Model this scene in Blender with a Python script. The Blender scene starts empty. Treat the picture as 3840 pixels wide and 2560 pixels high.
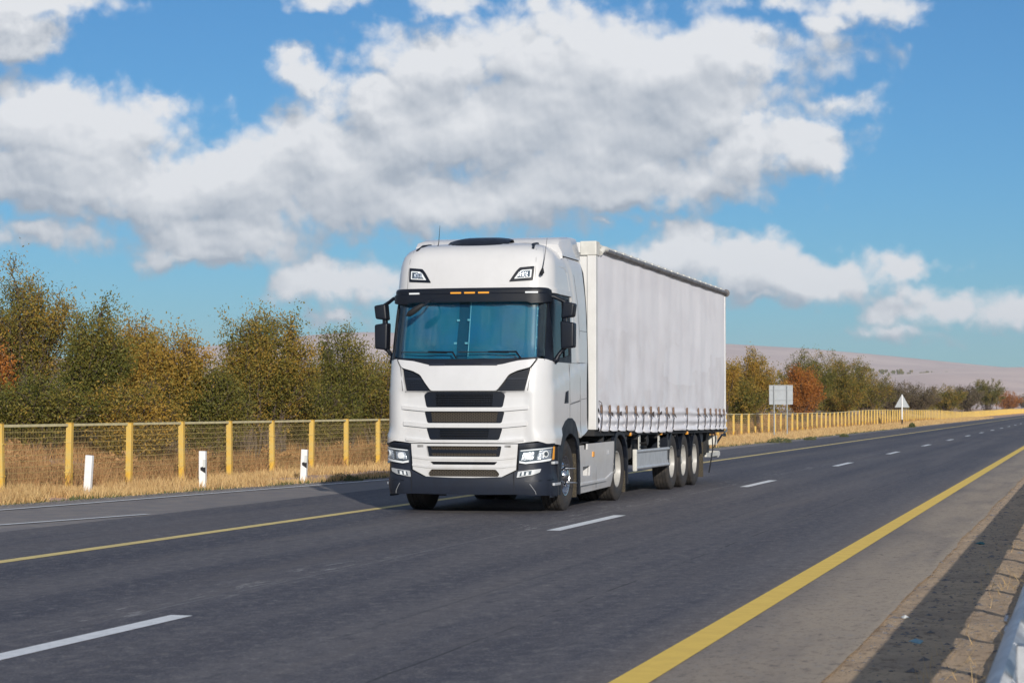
import bpy, bmesh, math, random
import numpy as np
from mathutils import Vector, Matrix, noise as mnoise
from mathutils.geometry import delaunay_2d_cdt
random.seed(7); rng = np.random.default_rng(7)
S = bpy.context.scene
COL = S.collection
PI = math.pi
# ---------------------------------------------------------------- camera
H = 1.55
cam_d = bpy.data.cameras.new('camera'); cam = bpy.data.objects.new('camera', cam_d); COL.objects.link(cam)
cam_d.sensor_width = 36; cam_d.lens = 75.77; cam_d.clip_end = 40000; cam_d.clip_start = .1
cam.location = (0, 0, H)
PITCH = math.atan(152/4950); YAW = math.atan(1329/math.hypot(4950, 152))
cam.rotation_euler = (PI/2+PITCH, 0, YAW)
cam_d.dof.use_dof = True; cam_d.dof.focus_distance = 33; cam_d.dof.aperture_fstop = 6.3
S.camera = cam
S.view_settings.view_transform = 'Standard'; S.view_settings.look = 'None'
S.view_settings.exposure = .15; S.view_settings.gamma = 1; S.view_settings.use_curve_mapping = False
S.cycles.max_bounces = 8; S.cycles.transparent_max_bounces = 16; S.cycles.volume_bounces = 0
S.cycles.use_adaptive_sampling = True; S.cycles.use_denoising = True
# ---------------------------------------------------------------- sun
EL = math.radians(17); AZ = math.radians(26)          # light travels to -X (sin) and +Y (cos)
travel = Vector((-math.sin(AZ)*math.cos(EL), math.cos(AZ)*math.cos(EL), -math.sin(EL)))
sun_d = bpy.data.lights.new('sun', 'SUN'); sun_d.energy = 4.1; sun_d.angle = math.radians(.5); sun_d.color = (1, .93, .83)
sun = bpy.data.objects.new('sun', sun_d); COL.objects.link(sun)
sun.rotation_euler = travel.to_track_quat('-Z', 'Y').to_euler(); sun.location = (20, -40, 30)
# ---------------------------------------------------------------- world
SKY = .08
W = bpy.data.worlds.new('World'); S.world = W; W.use_nodes = True
wt = W.node_tree; wt.nodes.clear()

class NG:
    """tiny node helper"""
    def __init__(s, t): s.t = t
    def n(s, typ, **kw):
        x = s.t.nodes.new(typ)
        for k, v in kw.items():
            setattr(x, k, v)
        return x
    def put(s, sock, v):
        if isinstance(v, bpy.types.NodeSocket): s.t.links.new(v, sock)
        else: sock.default_value = v
    def m(s, op, a, b=0.0, c=0.0, clamp=False):
        x = s.n('ShaderNodeMath', operation=op, use_clamp=clamp)
        s.put(x.inputs[0], a); s.put(x.inputs[1], b); s.put(x.inputs[2], c)
        return x.outputs[0]
    def v(s, op, a, b=(0, 0, 0)):
        x = s.n('ShaderNodeVectorMath', operation=op)
        s.put(x.inputs[0], a); s.put(x.inputs[1], b)
        return x.outputs['Value'] if op in ('LENGTH', 'DOT_PRODUCT', 'DISTANCE') else x.outputs[0]
    def noise(s, vec, scale, detail=4, rough=.5, out=0, dist=0.0):
        x = s.n('ShaderNodeTexNoise'); s.put(x.inputs['Vector'], vec)
        x.inputs['Scale'].default_value = scale; x.inputs['Detail'].default_value = detail
        x.inputs['Roughness'].default_value = rough; x.inputs['Distortion'].default_value = dist
        return x.outputs[out]
    def mix(s, f, a, b, typ='MIX'):
        x = s.n('ShaderNodeMix', data_type='RGBA', blend_type=typ)
        s.put(x.inputs[0], f); s.put(x.inputs[6], a); s.put(x.inputs[7], b)
        return x.outputs[2]
    def ss(s, v, a, b, lo=0.0, hi=1.0):
        x = s.n('ShaderNodeMapRange', interpolation_type='SMOOTHSTEP')
        s.put(x.inputs[0], v); s.put(x.inputs[1], a); s.put(x.inputs[2], b); s.put(x.inputs[3], lo); s.put(x.inputs[4], hi)
        return x.outputs[0]
    def lin(s, v, a, b, lo=0.0, hi=1.0):
        x = s.n('ShaderNodeMapRange'); s.put(x.inputs[0], v); s.put(x.inputs[1], a); s.put(x.inputs[2], b); s.put(x.inputs[3], lo); s.put(x.inputs[4], hi)
        return x.outputs[0]

# clouds: lobes (x, y, rx, ry) in units of 1/4950 radian about the view's heading; the field repeats as plain noise elsewhere
LOBES = [(1270,300,430,150),(760,400,330,100),(1480,190,380,120),(1000,300,200,120),(200,420,330,90),(1290,140,300,105),(1010,150,190,75),(1640,140,270,80),(1560,230,290,90),(1290,260,380,95),(890,215,150,50),
 (1700,350,120,80),(1840,345,115,65),(1740,290,90,40),(1350,420,430,65),(1000,450,400,85),(700,330,110,95),(590,420,300,90),
 (150,310,300,90),(370,240,80,28),(90,390,250,60),(370,460,240,60),(110,550,190,40),(500,545,210,55),(420,590,120,22),
 (780,650,170,55),(740,620,70,38),(760,740,65,20),(1545,590,125,65),(1790,635,230,62),(2080,605,110,32),(1740,692,120,24),
 (2045,724,90,34),(2180,700,110,36),(2320,710,130,34),(2050,765,110,16),(70,25,200,38),(40,115,100,50),(740,10,75,22),
 (1030,22,80,26),(1240,20,100,22),(1790,18,150,26),(1990,35,120,38),(1890,70,50,30),(1930,250,75,34),(690,175,70,34),
 (1400,490,70,22),(1350,60,80,30)]
fg = bpy.data.node_groups.new('cloud_field', 'ShaderNodeTree')
fg.interface.new_socket('P', in_out='INPUT', socket_type='NodeSocketVector')
fg.interface.new_socket('F', in_out='OUTPUT', socket_type='NodeSocketFloat')
g = NG(fg); gi = g.n('NodeGroupInput'); go = g.n('NodeGroupOutput')
P0 = gi.outputs[0]
w1 = g.v('SUBTRACT', g.noise(P0, 6.0, 6, .58, 1), (.5, .5, .5))
w1s = g.n('ShaderNodeVectorMath', operation='MULTIPLY'); g.put(w1s.inputs[0], w1); w1s.inputs[1].default_value = (.21, .15, 0)
Pw = g.v('ADD', P0, w1s.outputs[0])
acc = None
for (x, y, rx, ry) in LOBES:
    c = (x/1000-1.176, .936-y/1000, 0)
    d = g.v('MULTIPLY', g.v('SUBTRACT', Pw, c), (1000/(rx*1.15), 1000/(ry*1.25), 0))
    kk = min(1, (ry+25)/85); f = g.m('SUBTRACT', kk-(1-kk)*.12, g.m('MULTIPLY', g.v('LENGTH', d), kk))
    if acc is None: acc = f
    else:
        acc = g.m('SMOOTH_MAX', acc, f, .22)
# sky outside the picture: loose cumulus field
sep = g.n('ShaderNodeSeparateXYZ'); g.put(sep.inputs[0], P0)
outm = g.m('MAXIMUM', g.ss(g.m('ABSOLUTE', sep.outputs[0]), 1.3, 1.9), g.ss(sep.outputs[1], 1.0, 1.5))
gen = g.m('SUBTRACT', g.m('MULTIPLY', g.noise(P0, .9, 3, .5), 2.6), 1.35)
gen = g.m('MINIMUM', gen, g.ss(sep.outputs[1], .08, .35, -1.0, 1.0))
acc = g.m('ADD', g.m('MULTIPLY', acc, g.m('SUBTRACT', 1.0, outm)), g.m('MULTIPLY', gen, outm))
acc = g.m('MINIMUM', acc, .7)
fg.interface.new_socket('B', in_out='OUTPUT', socket_type='NodeSocketFloat')
def puff(scale, amp):
    x = g.n('ShaderNodeTexVoronoi', feature='SMOOTH_F1', voronoi_dimensions='2D')
    wv = g.n('ShaderNodeVectorMath', operation='MULTIPLY'); g.put(wv.inputs[0], w1); wv.inputs[1].default_value = (.9/scale, .9/scale, 0)
    g.put(x.inputs['Vector'], g.v('ADD', P0, wv.outputs[0])); x.inputs['Scale'].default_value = scale; x.inputs['Smoothness'].default_value = .35
    return g.m('MULTIPLY', g.m('SUBTRACT', .42, x.outputs['Distance']), amp)
n1 = g.m('MULTIPLY', g.m('SUBTRACT', g.noise(P0, 13.0, 10, .60, 0, .2), .5), 1.05)
n2 = g.m('MULTIPLY', g.m('SUBTRACT', g.noise(P0, 4.0, 2, .5), .5), .9)
medium = g.m('ADD', g.m('ADD', acc, n2), puff(8.0, .34))
go = g.n('NodeGroupOutput') if False else go
g.put(go.inputs[0], g.m('ADD', medium, g.m('ADD', n1, puff(26.0, .24))))
g.put(go.inputs[1], medium)

w = NG(wt)
tc = w.n('ShaderNodeTexCoord').outputs['Generated']
dirn = w.v('NORMALIZE', tc)
R = (math.cos(YAW), math.sin(YAW), 0); Fw = (-math.sin(YAW), math.cos(YAW), 0)
az = w.m('MULTIPLY', w.m('ARCTAN2', w.v('DOT_PRODUCT', dirn, R), w.v('DOT_PRODUCT', dirn, Fw)), 4.95)
el = w.m('MULTIPLY', w.m('ARCSINE', w.v('DOT_PRODUCT', dirn, (0, 0, 1))), 4.95)
cb = w.n('ShaderNodeCombineXYZ'); w.put(cb.inputs[0], az); w.put(cb.inputs[1], el)
P = cb.outputs[0]
def field(off):
    x = w.n('ShaderNodeGroup'); x.node_tree = fg
    w.put(x.inputs[0], w.v('ADD', P, off)); return x.outputs[0], x.outputs[1]
g0, g1, g2 = field((0, 0, 0)), field((.006, .013, 0)), field((.03, .085, 0))
F0, B0 = g0; F1 = g1[0]; B2 = g2[1]
dens = w.ss(F0, -.20, .42)
lum = w.m('ADD', .76, w.m('ADD', w.m('MULTIPLY', w.m('SUBTRACT', F0, F1), .42), w.m('MULTIPLY', w.m('SUBTRACT', B0, B2), .62)))
lum = w.m('SUBTRACT', lum, w.m('MULTIPLY', w.ss(B0, .45, 1.1), .17))
lum = w.m('MINIMUM', w.m('MAXIMUM', lum, .42), 1.0)
ccol = w.mix(w.lin(lum, .42, 1.0), (.34, .385, .45, 1), (.75, .76, .78, 1))
sky = w.n('ShaderNodeTexSky', sky_type='NISHITA', sun_disc=False)
sky.sun_elevation = EL; sky.sun_rotation = PI - AZ
sky.altitude = 500; sky.air_density = 1.0; sky.dust_density = .1; sky.ozone_density = 4.5
skyc = w.mix(1.0, sky.outputs[0], (.44, .80, .99, 1), 'MULTIPLY')
ccs = w.mix(1.0, ccol, (1/SKY,)*3+(1,), 'MULTIPLY')
fin = w.mix(w.m('MULTIPLY', dens, .97), skyc, ccs)
bg = w.n('ShaderNodeBackground'); w.put(bg.inputs[0], fin); bg.inputs[1].default_value = SKY
wo = w.n('ShaderNodeOutputWorld'); wt.links.new(bg.outputs[0], wo.inputs[0])
W.cycles.sampling_method = 'MANUAL'; W.cycles.sample_map_resolution = 512

# ---------------------------------------------------------------- materials
def mat(name, col, rough=.6, metal=0.0, var=0.0, vscale=3.0, bump=0.0, bscale=40.0, coat=0.0, spec=.5, var_col=None, coords='Object', detail=5):
    m = bpy.data.materials.new(name); m.use_nodes = True
    t = m.node_tree; b = t.nodes['Principled BSDF']; q = NG(t)
    b.inputs['Roughness'].default_value = rough; b.inputs['Metallic'].default_value = metal
    b.inputs['Coat Weight'].default_value = coat; b.inputs['Coat Roughness'].default_value = .08
    b.inputs['Specular IOR Level'].default_value = spec
    c = tuple(col)+(1,)
    if var or bump:
        tcn = q.n('ShaderNodeTexCoord').outputs[coords]
    if var:
        f = q.ss(q.noise(tcn, vscale, detail, .6), .35, .65)
        c2 = tuple(var_col)+(1,) if var_col else tuple(x*(1-var) for x in col)+(1,)
        q.put(b.inputs['Base Color'], q.mix(f, c, c2))
        q.put(b.inputs['Roughness'], q.lin(f, 0, 1, rough*.9, min(1, rough*1.15)))
    else: b.inputs['Base Color'].default_value = c
    if bump:
        bn = q.n('ShaderNodeBump'); bn.inputs['Strength'].default_value = bump; bn.inputs['Distance'].default_value = .02
        q.put(bn.inputs['Height'], q.noise(tcn, bscale, 4, .6)); t.links.new(bn.outputs[0], b.inputs['Normal'])
    return m
M = {}
M['white'] = mat('white_paint', (.62, .62, .625), .36, var=.05, vscale=2.0, coat=.5)
def grime(m):
    t = m.node_tree; b = t.nodes['Principled BSDF']; q = NG(t)
    tcn = q.n('ShaderNodeTexCoord').outputs['Object']; src = b.inputs['Base Color'].links[0].from_socket
    s_ = q.n('ShaderNodeSeparateXYZ'); q.put(s_.inputs[0], tcn)
    sp = q.ss(q.noise(tcn, 26, 3, .6), .70, .76); film = q.m('MULTIPLY', q.ss(s_.outputs[2], 1.6, .4), q.ss(q.noise(tcn, 3, 6, .65), .35, .7))
    c = q.mix(q.m('MULTIPLY', film, .35), src, (.44, .40, .34, 1)); c = q.mix(q.m('MULTIPLY', sp, .5), c, (.30, .26, .20, 1))
    drip = q.m('MULTIPLY', q.ss(q.noise(q.v('MULTIPLY', tcn, (9, 9, .5)), 1.0, 4, .6), .58, .75), .13)
    q.put(b.inputs['Base Color'], q.mix(drip, c, (.40, .38, .34, 1)))
grime(M['white'])
M['white_dirty'] = mat('white_paint_dusty', (.68, .68, .67), .5, var=.08, vscale=3.0)
M['plastic'] = mat('dark_plastic', (.007, .010, .018), .42, var=.25, vscale=6, spec=.35)
M['plastic2'] = mat('bumper_plastic', (.017, .022, .036), .45, var=.2, vscale=5, spec=.35)
M['black'] = mat('black_rubber', (.012, .012, .014), .7)
M['rubber'] = mat('tyre_rubber', (.028, .026, .026), .75, var=.35, vscale=8, var_col=(.05, .043, .038))
M['chrome'] = mat('chrome', (.55, .55, .56), .22, 1.0)
M['steel'] = mat('galvanised_steel', (.42, .44, .47), .42, .75, var=.2, vscale=5, bump=.1)
M['alu'] = mat('pale_aluminium', (.58, .60, .62), .45, .35, var=.12, vscale=6)
M['rimwhite'] = mat('rim_paint', (.42, .41, .385), .4, var=.18, vscale=8)
M['chassis'] = mat('chassis_black', (.018, .018, .02), .7)
M['mesh'] = mat('grille_mesh_brown', (.105, .085, .062), .6)
M['amber'] = mat('amber_lens', (.85, .36, .03), .25, coat=.5)
M['lens_white'] = mat('clear_lens', (.75, .78, .80), .2, coat=.5)
M['reflector'] = mat('lamp_reflector', (.70, .74, .78), .18, .85, bump=.6, bscale=60)
M['lampdark'] = mat('lamp_dark', (.10, .13, .16), .25, .5, coat=.6)
M['brush'] = mat('spray_brush', (.12, .10, .07), .95, var=.6, vscale=60, bump=1, bscale=150)
M['blue'] = mat('blue_enamel', (.03, .10, .35), .3, coat=.5)
M['strap'] = mat('strap_webbing', (.07, .06, .06), .8)
M['buckle'] = mat('rusty_buckle', (.20, .125, .085), .7, var=.4, vscale=30)
M['tube'] = mat('grey_tube', (.16, .15, .15), .5, var=.3, vscale=4)
M['cream'] = mat('cream_paint', (.66, .65, .60), .5, var=.15, vscale=6)
M['interior'] = mat('cab_interior', (.02, .022, .025), .8)
M['seam'] = mat('panel_gap', (.10, .10, .105), .9)
M['signback'] = mat('sign_back_grey', (.42, .45, .47), .55, .2, var=.1, vscale=3)
M['signpost'] = mat('sign_post_grey', (.28, .30, .31), .5, .3)
M['postwhite'] = mat('white_plastic_post', (.85, .85, .84), .4, var=.08, vscale=8)
M['concrete'] = mat('concrete', (.38, .36, .33), .9, var=.25, vscale=8, bump=.4)
M['yellow'] = mat('yellow_fence_paint', (.68, .41, .06), .55, var=.5, vscale=5, var_col=(.58, .42, .13))
M['yellowpale'] = mat('pale_yellow_paint', (.70, .62, .36), .55, var=.2, vscale=5)
M['wire'] = mat('fence_wire', (.58, .46, .20), .55)
M['paintwhite'] = mat('road_paint_white', (.82, .83, .83), .7, var=.3, vscale=9, detail=9, var_col=(.70, .72, .73), coords='Object')

def patch_paint(m, under):   # worn specks through a road paint
    t = m.node_tree; b = t.nodes['Principled BSDF']; q = NG(t)
    tcn = q.n('ShaderNodeTexCoord').outputs['Object']
    src = b.inputs['Base Color'].links[0].from_socket
    f = q.ss(q.noise(tcn, 14, 8, .75), .58, .66)
    q.put(b.inputs['Base Color'], q.mix(q.m('MULTIPLY', f, .55), src, tuple(under)+(1,)))
patch_paint(M['paintwhite'], (.2, .2, .21))
M['paintyellow'] = mat('road_paint_yellow', (.92, .62, .09), .7, var=.2, vscale=5, var_col=(.86, .58, .11), detail=8)
M['paintyellow_old'] = mat('road_paint_yellow_faded', (.80, .62, .22), .75, var=.3, vscale=4, var_col=(.66, .52, .22), detail=8)
patch_paint(M['paintyellow_old'], (.25, .22, .17)); 

# curtain tarpaulin with dirt patches
def m_curtain():
    m = mat('tarpaulin_grey_white', (.62, .60, .60), .6); t = m.node_tree; b = t.nodes['Principled BSDF']; q = NG(t)
    tcn = q.n('ShaderNodeTexCoord').outputs['Object']
    v1 = q.v('MULTIPLY', tcn, (1, .45, 1.6))
    f1 = q.ss(q.noise(v1, 1.0, 3, .45), .45, .62)
    # square dusty marks where cargo rubs: blocky noise
    br = q.n('ShaderNodeTexVoronoi'); br.feature = 'F1'; br.distance = 'CHEBYCHEV'
    q.put(br.inputs['Vector'], q.v('MULTIPLY', q.v('ADD', tcn, q.v('MULTIPLY', q.noise(tcn, 2.5, 2, .5, 1), (.16, .16, .16))), (.0, .30, 1.5))); br.inputs['Scale'].default_value = 1.0
    br.inputs['Randomness'].default_value = .75
    sp = q.n('ShaderNodeSeparateColor'); q.put(sp.inputs[0], br.outputs['Color'])
    sx = q.n('ShaderNodeSeparateXYZ'); q.put(sx.inputs[0], tcn)
    low = q.ss(sx.outputs[2], 3.4, 2.6)
    f2 = q.m('MULTIPLY', q.m('MULTIPLY', q.ss(sp.outputs[0], .35, .6), low), q.ss(q.noise(tcn, 1.3, 4, .55), .38, .62))
    streak = q.ss(q.noise(q.v('MULTIPLY', tcn, (1, 7, .35)), 1.5, 5, .6), .45, .75)
    c = q.mix(q.m('MULTIPLY', f1, .4), (.83, .82, .85, 1), (.74, .72, .75, 1))
    c = q.mix(q.m('MULTIPLY', f2, .24), c, (.50, .44, .42, 1))
    c = q.mix(q.m('MULTIPLY', streak, .05), c, (.55, .53, .53, 1))
    # clean light scuffs near the bottom
    f3 = q.m('MULTIPLY', q.ss(q.noise(q.v('MULTIPLY', tcn, (1, .9, 1.7)), 1.7, 4, .5), .58, .68), q.ss(sx.outputs[2], 2.6, 1.9))
    c = q.mix(q.m('MULTIPLY', f3, .5), c, (.78, .80, .84, 1))
    q.put(b.inputs['Base Color'], c)
    bn = q.n('ShaderNodeBump'); bn.inputs['Strength'].default_value = .12; bn.inputs['Distance'].default_value = .03
    q.put(bn.inputs['Height'], q.noise(q.v('MULTIPLY', tcn, (1, 1.2, .5)), 2.2, 4, .55)); t.links.new(bn.outputs[0], b.inputs['Normal'])
    return m
M['curtain'] = m_curtain()

def m_glass(name, tint, refl=.06, haze_=.35):
    m = bpy.data.materials.new(name); m.use_nodes = True; t = m.node_tree; t.nodes.clear(); q = NG(t)
    tr = q.n('ShaderNodeBsdfTransparent'); tr.inputs[0].default_value = tuple(tint)+(1,)
    gl = q.n('ShaderNodeBsdfGlossy'); gl.inputs[0].default_value = (1, 1, 1, 1); gl.inputs['Roughness'].default_value = .03
    fr = q.n('ShaderNodeFresnel'); fr.inputs[0].default_value = 1.5
    g2_ = q.n('ShaderNodeBsdfGlossy'); g2_.inputs['Roughness'].default_value = .22
    mg = q.n('ShaderNodeMixShader'); mg.inputs[0].default_value = haze_; t.links.new(gl.outputs[0], mg.inputs[1]); t.links.new(g2_.outputs[0], mg.inputs[2])
    mx = q.n('ShaderNodeMixShader'); q.put(mx.inputs[0], q.m('ADD', fr.outputs[0], refl)); t.links.new(tr.outputs[0], mx.inputs[1]); t.links.new(mg.outputs[0], mx.inputs[2])
    o = q.n('ShaderNodeOutputMaterial'); t.links.new(mx.outputs[0], o.inputs[0])
    return m
M['glass'] = m_glass('windscreen_glass', (.62, .82, .86), .02)
M['sideglass'] = m_glass('side_window_glass', (.10, .12, .18), -.06, .0)
M['cabcurtain'] = mat('blue_cab_curtain', (.040, .19, .26), .7, var=.35, vscale=2.2, var_col=(.035, .19, .32))

def m_asphalt():
    m = mat('asphalt', (.1, .1, .1), .75); t = m.node_tree; b = t.nodes['Principled BSDF']; q = NG(t)
    tcn = q.n('ShaderNodeTexCoord').outputs['Object']
    s = q.n('ShaderNodeSeparateXYZ'); q.put(s.inputs[0], tcn); X = s.outputs[0]; Y = s.outputs[1]
    long = q.v('MULTIPLY', tcn, (1.0, .07, 1))
    wob = q.m('MULTIPLY', q.m('SUBTRACT', q.noise(q.v('MULTIPLY', tcn, (0, .15, 0)), 1.0, 3, .5), .5), .35)
    Xw = q.m('ADD', X, wob)
    base = q.mix(q.ss(q.noise(long, 1.4, 5, .6), .35, .65), (.066, .064, .080, 1), (.115, .107, .114, 1))
    base = q.mix(q.m('MULTIPLY', q.ss(q.noise(q.v('MULTIPLY', tcn, (1.6, .018, 1)), 1.0, 5, .65), .42, .64), .34), base, (.165, .152, .150, 1))
    # wheel tracks, polished and darker
    def track(x0, wd, f):
        d = q.m('ABSOLUTE', q.m('SUBTRACT', Xw, x0))
        return q.m('MULTIPLY', q.ss(d, wd, 0.0), f)
    trk = q.m('MAXIMUM', q.m('MAXIMUM', track(-9.8, 1.0, .85), track(-7.9, .75, .6)), q.m('MAXIMUM', track(-5.6, .6, .45), track(-3.7, .5, .4)))
    base = q.mix(q.m('MULTIPLY', trk, .95), base, (.036, .037, .056, 1))
    # aggregate grain
    gr = q.noise(tcn, 45, 3, .7)
    base = q.mix(q.ss(gr, .52, .72), base, (.24, .23, .225, 1))
    sp_ = q.noise(q.v('MULTIPLY', tcn, (1, .35, 1)), 7, 7, .72)
    base = q.mix(q.m('MULTIPLY', q.ss(sp_, .50, .68), .5), base, (.16, .15, .15, 1))
    base = q.mix(q.m('MULTIPLY', q.ss(sp_, .47, .34), .6), base, (.055, .055, .068, 1))
    base = q.mix(q.ss(q.noise(tcn, 38, 2, .7), .36, .26), base, (.03, .03, .035, 1))
    st1 = q.noise(q.v('MULTIPLY', tcn, (9, 5.5, 1)), 1.0, 6, .75); st2 = q.noise(q.v('MULTIPLY', tcn, (22, 9, 1)), 1.0, 4, .8)
    # dusty right shoulder and inner left edge
    dust = q.m('MULTIPLY', q.ss(X, -2.3, -1.5), q.ss(q.noise(q.v('MULTIPLY', tcn, (1.2, .25, 1)), 1.3, 6, .62), .3, .62))
    dust = q.m('MAXIMUM', dust, q.ss(X, -1.72, -1.45))
    dust = q.m('MAXIMUM', dust, q.m('MULTIPLY', q.ss(X, -3.1, -1.9), q.ss(q.noise(q.v('MULTIPLY', tcn, (1.0, .2, 1)), 1.0, 5, .6), .15, .6, .2, .85)))
    base = q.mix(q.m('MULTIPLY', dust, .88), base, (.50, .40, .285, 1))
    base = q.mix(q.m('MULTIPLY', q.ss(st1, .50, .70), .50), base, (.30, .28, .26, 1))
    base = q.mix(q.m('MULTIPLY', q.ss(st1, .48, .32), .55), base, (.055, .052, .058, 1))
    base = q.mix(q.m('MULTIPLY', q.ss(st2, .47, .33), .45), base, (.05, .048, .05, 1))
    # brownish dust bands between tracks
    bd = q.m('MULTIPLY', q.ss(q.noise(long, .9, 4, .6, 0), .5, .7), .35)
    base = q.mix(bd, base, (.16, .14, .13, 1))
    # flakes of old ground-off paint beside the lane dashes
    fl = q.noise(q.v('MULTIPLY', tcn, (9.0, 1.1, 1)), 1.0, 7, .72, 0, .4)
    bandf = q.m('MULTIPLY', q.ss(q.m('ABSOLUTE', q.m('ADD', Xw, 7.1)), .42, .1), q.ss(q.noise(q.v('MULTIPLY', tcn, (.3, .22, 1)), 1.0, 2, .5), .42, .50))
    base = q.mix(q.m('MULTIPLY', q.m('MULTIPLY', q.ss(fl, .57, .62), bandf), .6), base, (.40, .39, .38, 1))
    # hairline paving joints
    def joint(x0, wd, col, b_, amt=.75):
        d = q.m('ABSOLUTE', q.m('SUBTRACT', X, q.m('ADD', x0, q.m('MULTIPLY', q.m('SUBTRACT', q.noise(tcn, 1.2, 4, .6), .5), .05))))
        f = q.m('MULTIPLY', q.ss(d, wd, wd*.3), q.ss(q.noise(q.v('MULTIPLY', tcn, (1, .6, 1)), 1.1, 5, .7), .42, .55))
        return q.mix(q.m('MULTIPLY', f, amt), b_, col)
    base = joint(-3.95, .018, (.03, .03, .033, 1), base)
    base = joint(-6.95, .014, (.30, .30, .30, 1), base, .6)
    base = joint(-4.9, .03, (.05, .05, .055, 1), base, .4)
    base = joint(-9.0, .02, (.045, .045, .05, 1), base, .5)
    # thin dark transverse streaks on the right part of the road
    tv = q.noise(q.v('MULTIPLY', tcn, (.8, 7.0, 1)), 1.0, 3, .5)
    base = q.mix(q.m('MULTIPLY', q.m('MULTIPLY', q.ss(tv, .73, .79), q.ss(X, -5.5, -4.5)), .8), base, (.03, .03, .033, 1))
    q.put(b.inputs['Base Color'], base)
    bn = q.n('ShaderNodeBump'); bn.inputs['Strength'].default_value = .5; bn.inputs['Distance'].default_value = .008
    q.put(bn.inputs['Height'], gr); t.links.new(bn.outputs[0], b.inputs['Normal'])
    b.inputs['Specular IOR Level'].default_value = .3
    return m
M['asphalt'] = m_asphalt()
M['oldasphalt'] = mat('old_grey_asphalt', (.20, .185, .185), .85, var=.3, vscale=2.0, var_col=(.26, .235, .22), bump=.5, bscale=50, detail=10)
M['gravel'] = mat('gravel', (.27, .245, .23), .95, var=.4, vscale=14, var_col=(.17, .155, .15), bump=.9, bscale=40, detail=8)
M['dirt'] = mat('roadside_dirt', (.58, .42, .27), .95, var=.3, vscale=4, var_col=(.47, .335, .215), bump=.8, bscale=25, detail=10)
def m_dirt():
    m = mat('roadside_dirt', (.55, .4, .27), .95); t = m.node_tree; b = t.nodes['Principled BSDF']; q = NG(t)
    tcn = q.n('ShaderNodeTexCoord').outputs['Object']
    big = q.noise(tcn, 1.6, 5, .6); f1 = q.noise(q.v('MULTIPLY', tcn, (14, 7, 14)), 1.0, 7, .75); f2 = q.noise(q.v('MULTIPLY', tcn, (40, 16, 40)), 1.0, 4, .8)
    c = q.mix(q.ss(big, .35, .65), (.60, .435, .275, 1), (.46, .335, .225, 1))
    c = q.mix(q.m('MULTIPLY', q.ss(f1, .50, .34), .8), c, (.22, .15, .095, 1))
    c = q.mix(q.m('MULTIPLY', q.ss(f1, .56, .72), .6), c, (.72, .56, .38, 1))
    c = q.mix(q.m('MULTIPLY', q.ss(f2, .42, .30), .7), c, (.16, .115, .08, 1))
    q.put(b.inputs['Base Color'], c)
    bn = q.n('ShaderNodeBump'); bn.inputs['Strength'].default_value = 1.0; bn.inputs['Distance'].default_value = .03
    q.put(bn.inputs['Height'], q.m('ADD', f1, q.m('MULTIPLY', f2, .4))); t.links.new(bn.outputs[0], b.inputs['Normal'])
    return m
M['dirt'] = m_dirt()
M['verge'] = mat('dry_verge_soil', (.58, .385, .28), .95, var=.35, vscale=1.1, var_col=(.42, .27, .18), bump=.8, bscale=8, detail=10)
M['plain'] = mat('plain_soil', (.40, .30, .21), .95, var=.3, vscale=.05, var_col=(.30, .24, .17), coords='Object')
M['hill'] = mat('hill_dry_grass', (.76, .60, .52), .95, var=.3, vscale=.0035, var_col=(.62, .48, .43), coords='Object', detail=8)
M['bark'] = mat('bark', (.13, .095, .075), .9, var=.4, vscale=12)
M['barkpale'] = mat('pale_bark', (.40, .33, .27), .9, var=.3, vscale=12)

def m_leaf(name, cols, scale_pos=None):
    m = mat(name, cols[0], .55); t = m.node_tree; b = t.nodes['Principled BSDF']; q = NG(t)
    r = q.n('ShaderNodeNewGeometry').outputs['Random Per Island']
    ramp = q.n('ShaderNodeValToRGB'); ramp.color_ramp.interpolation = 'CONSTANT'
    e = ramp.color_ramp.elements
    for i, (p, c) in enumerate(cols[1]):
        if i < 2: e[i].position = p; e[i].color = tuple(c)+(1,)
        else:
            k = e.new(p); k.color = tuple(c)+(1,)
    tcn = q.n('ShaderNodeTexCoord').outputs['Object']
    big = q.noise(tcn, .9, 3, .55)
    q.put(ramp.inputs[0], q.m('FRACT', q.m('ADD', q.m('MULTIPLY', r, .42), q.lin(big, .3, .7, 0, .57))))
    q.put(b.inputs['Base Color'], ramp.outputs[0])
    b.inputs['Specular IOR Level'].default_value = .25
    # thin leaves let some light through
    tl = q.n('ShaderNodeBsdfTranslucent'); q.put(tl.inputs[0], ramp.outputs[0])
    mx = q.n('ShaderNodeMixShader'); mx.inputs[0].default_value = .3
    o = t.nodes['Material Output']; t.links.new(b.outputs[0], mx.inputs[1]); t.links.new(tl.outputs[0], mx.inputs[2]); t.links.new(mx.outputs[0], o.inputs[0])
    return m
G1, G2, G3 = (.130, .132, .028), (.215, .178, .038), (.070, .080, .020)
Y1, Y2, O1, B1 = (.37, .235, .045), (.46, .27, .05), (.45, .175, .035), (.30, .165, .07)
M['leaf_olive'] = m_leaf('olive_leaves', (G1, [(0, G3), (.12, G1), (.34, G2), (.60, Y1), (.88, B1)]))
M['leaf_dark'] = m_leaf('dark_olive_leaves', (G1, [(0, G3), (.22, G1), (.50, G2), (.78, Y1), (.92, B1)]))
M['leaf_gold'] = m_leaf('golden_leaves', (G1, [(0, G1), (.15, G2), (.38, Y1), (.70, Y2), (.92, O1)]))
M['leaf_rust'] = m_leaf('rusty_leaves', (G1, [(0, B1), (.3, O1), (.6, (.33, .125, .035)), (.8, Y2), (.93, B1)]))
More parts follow.
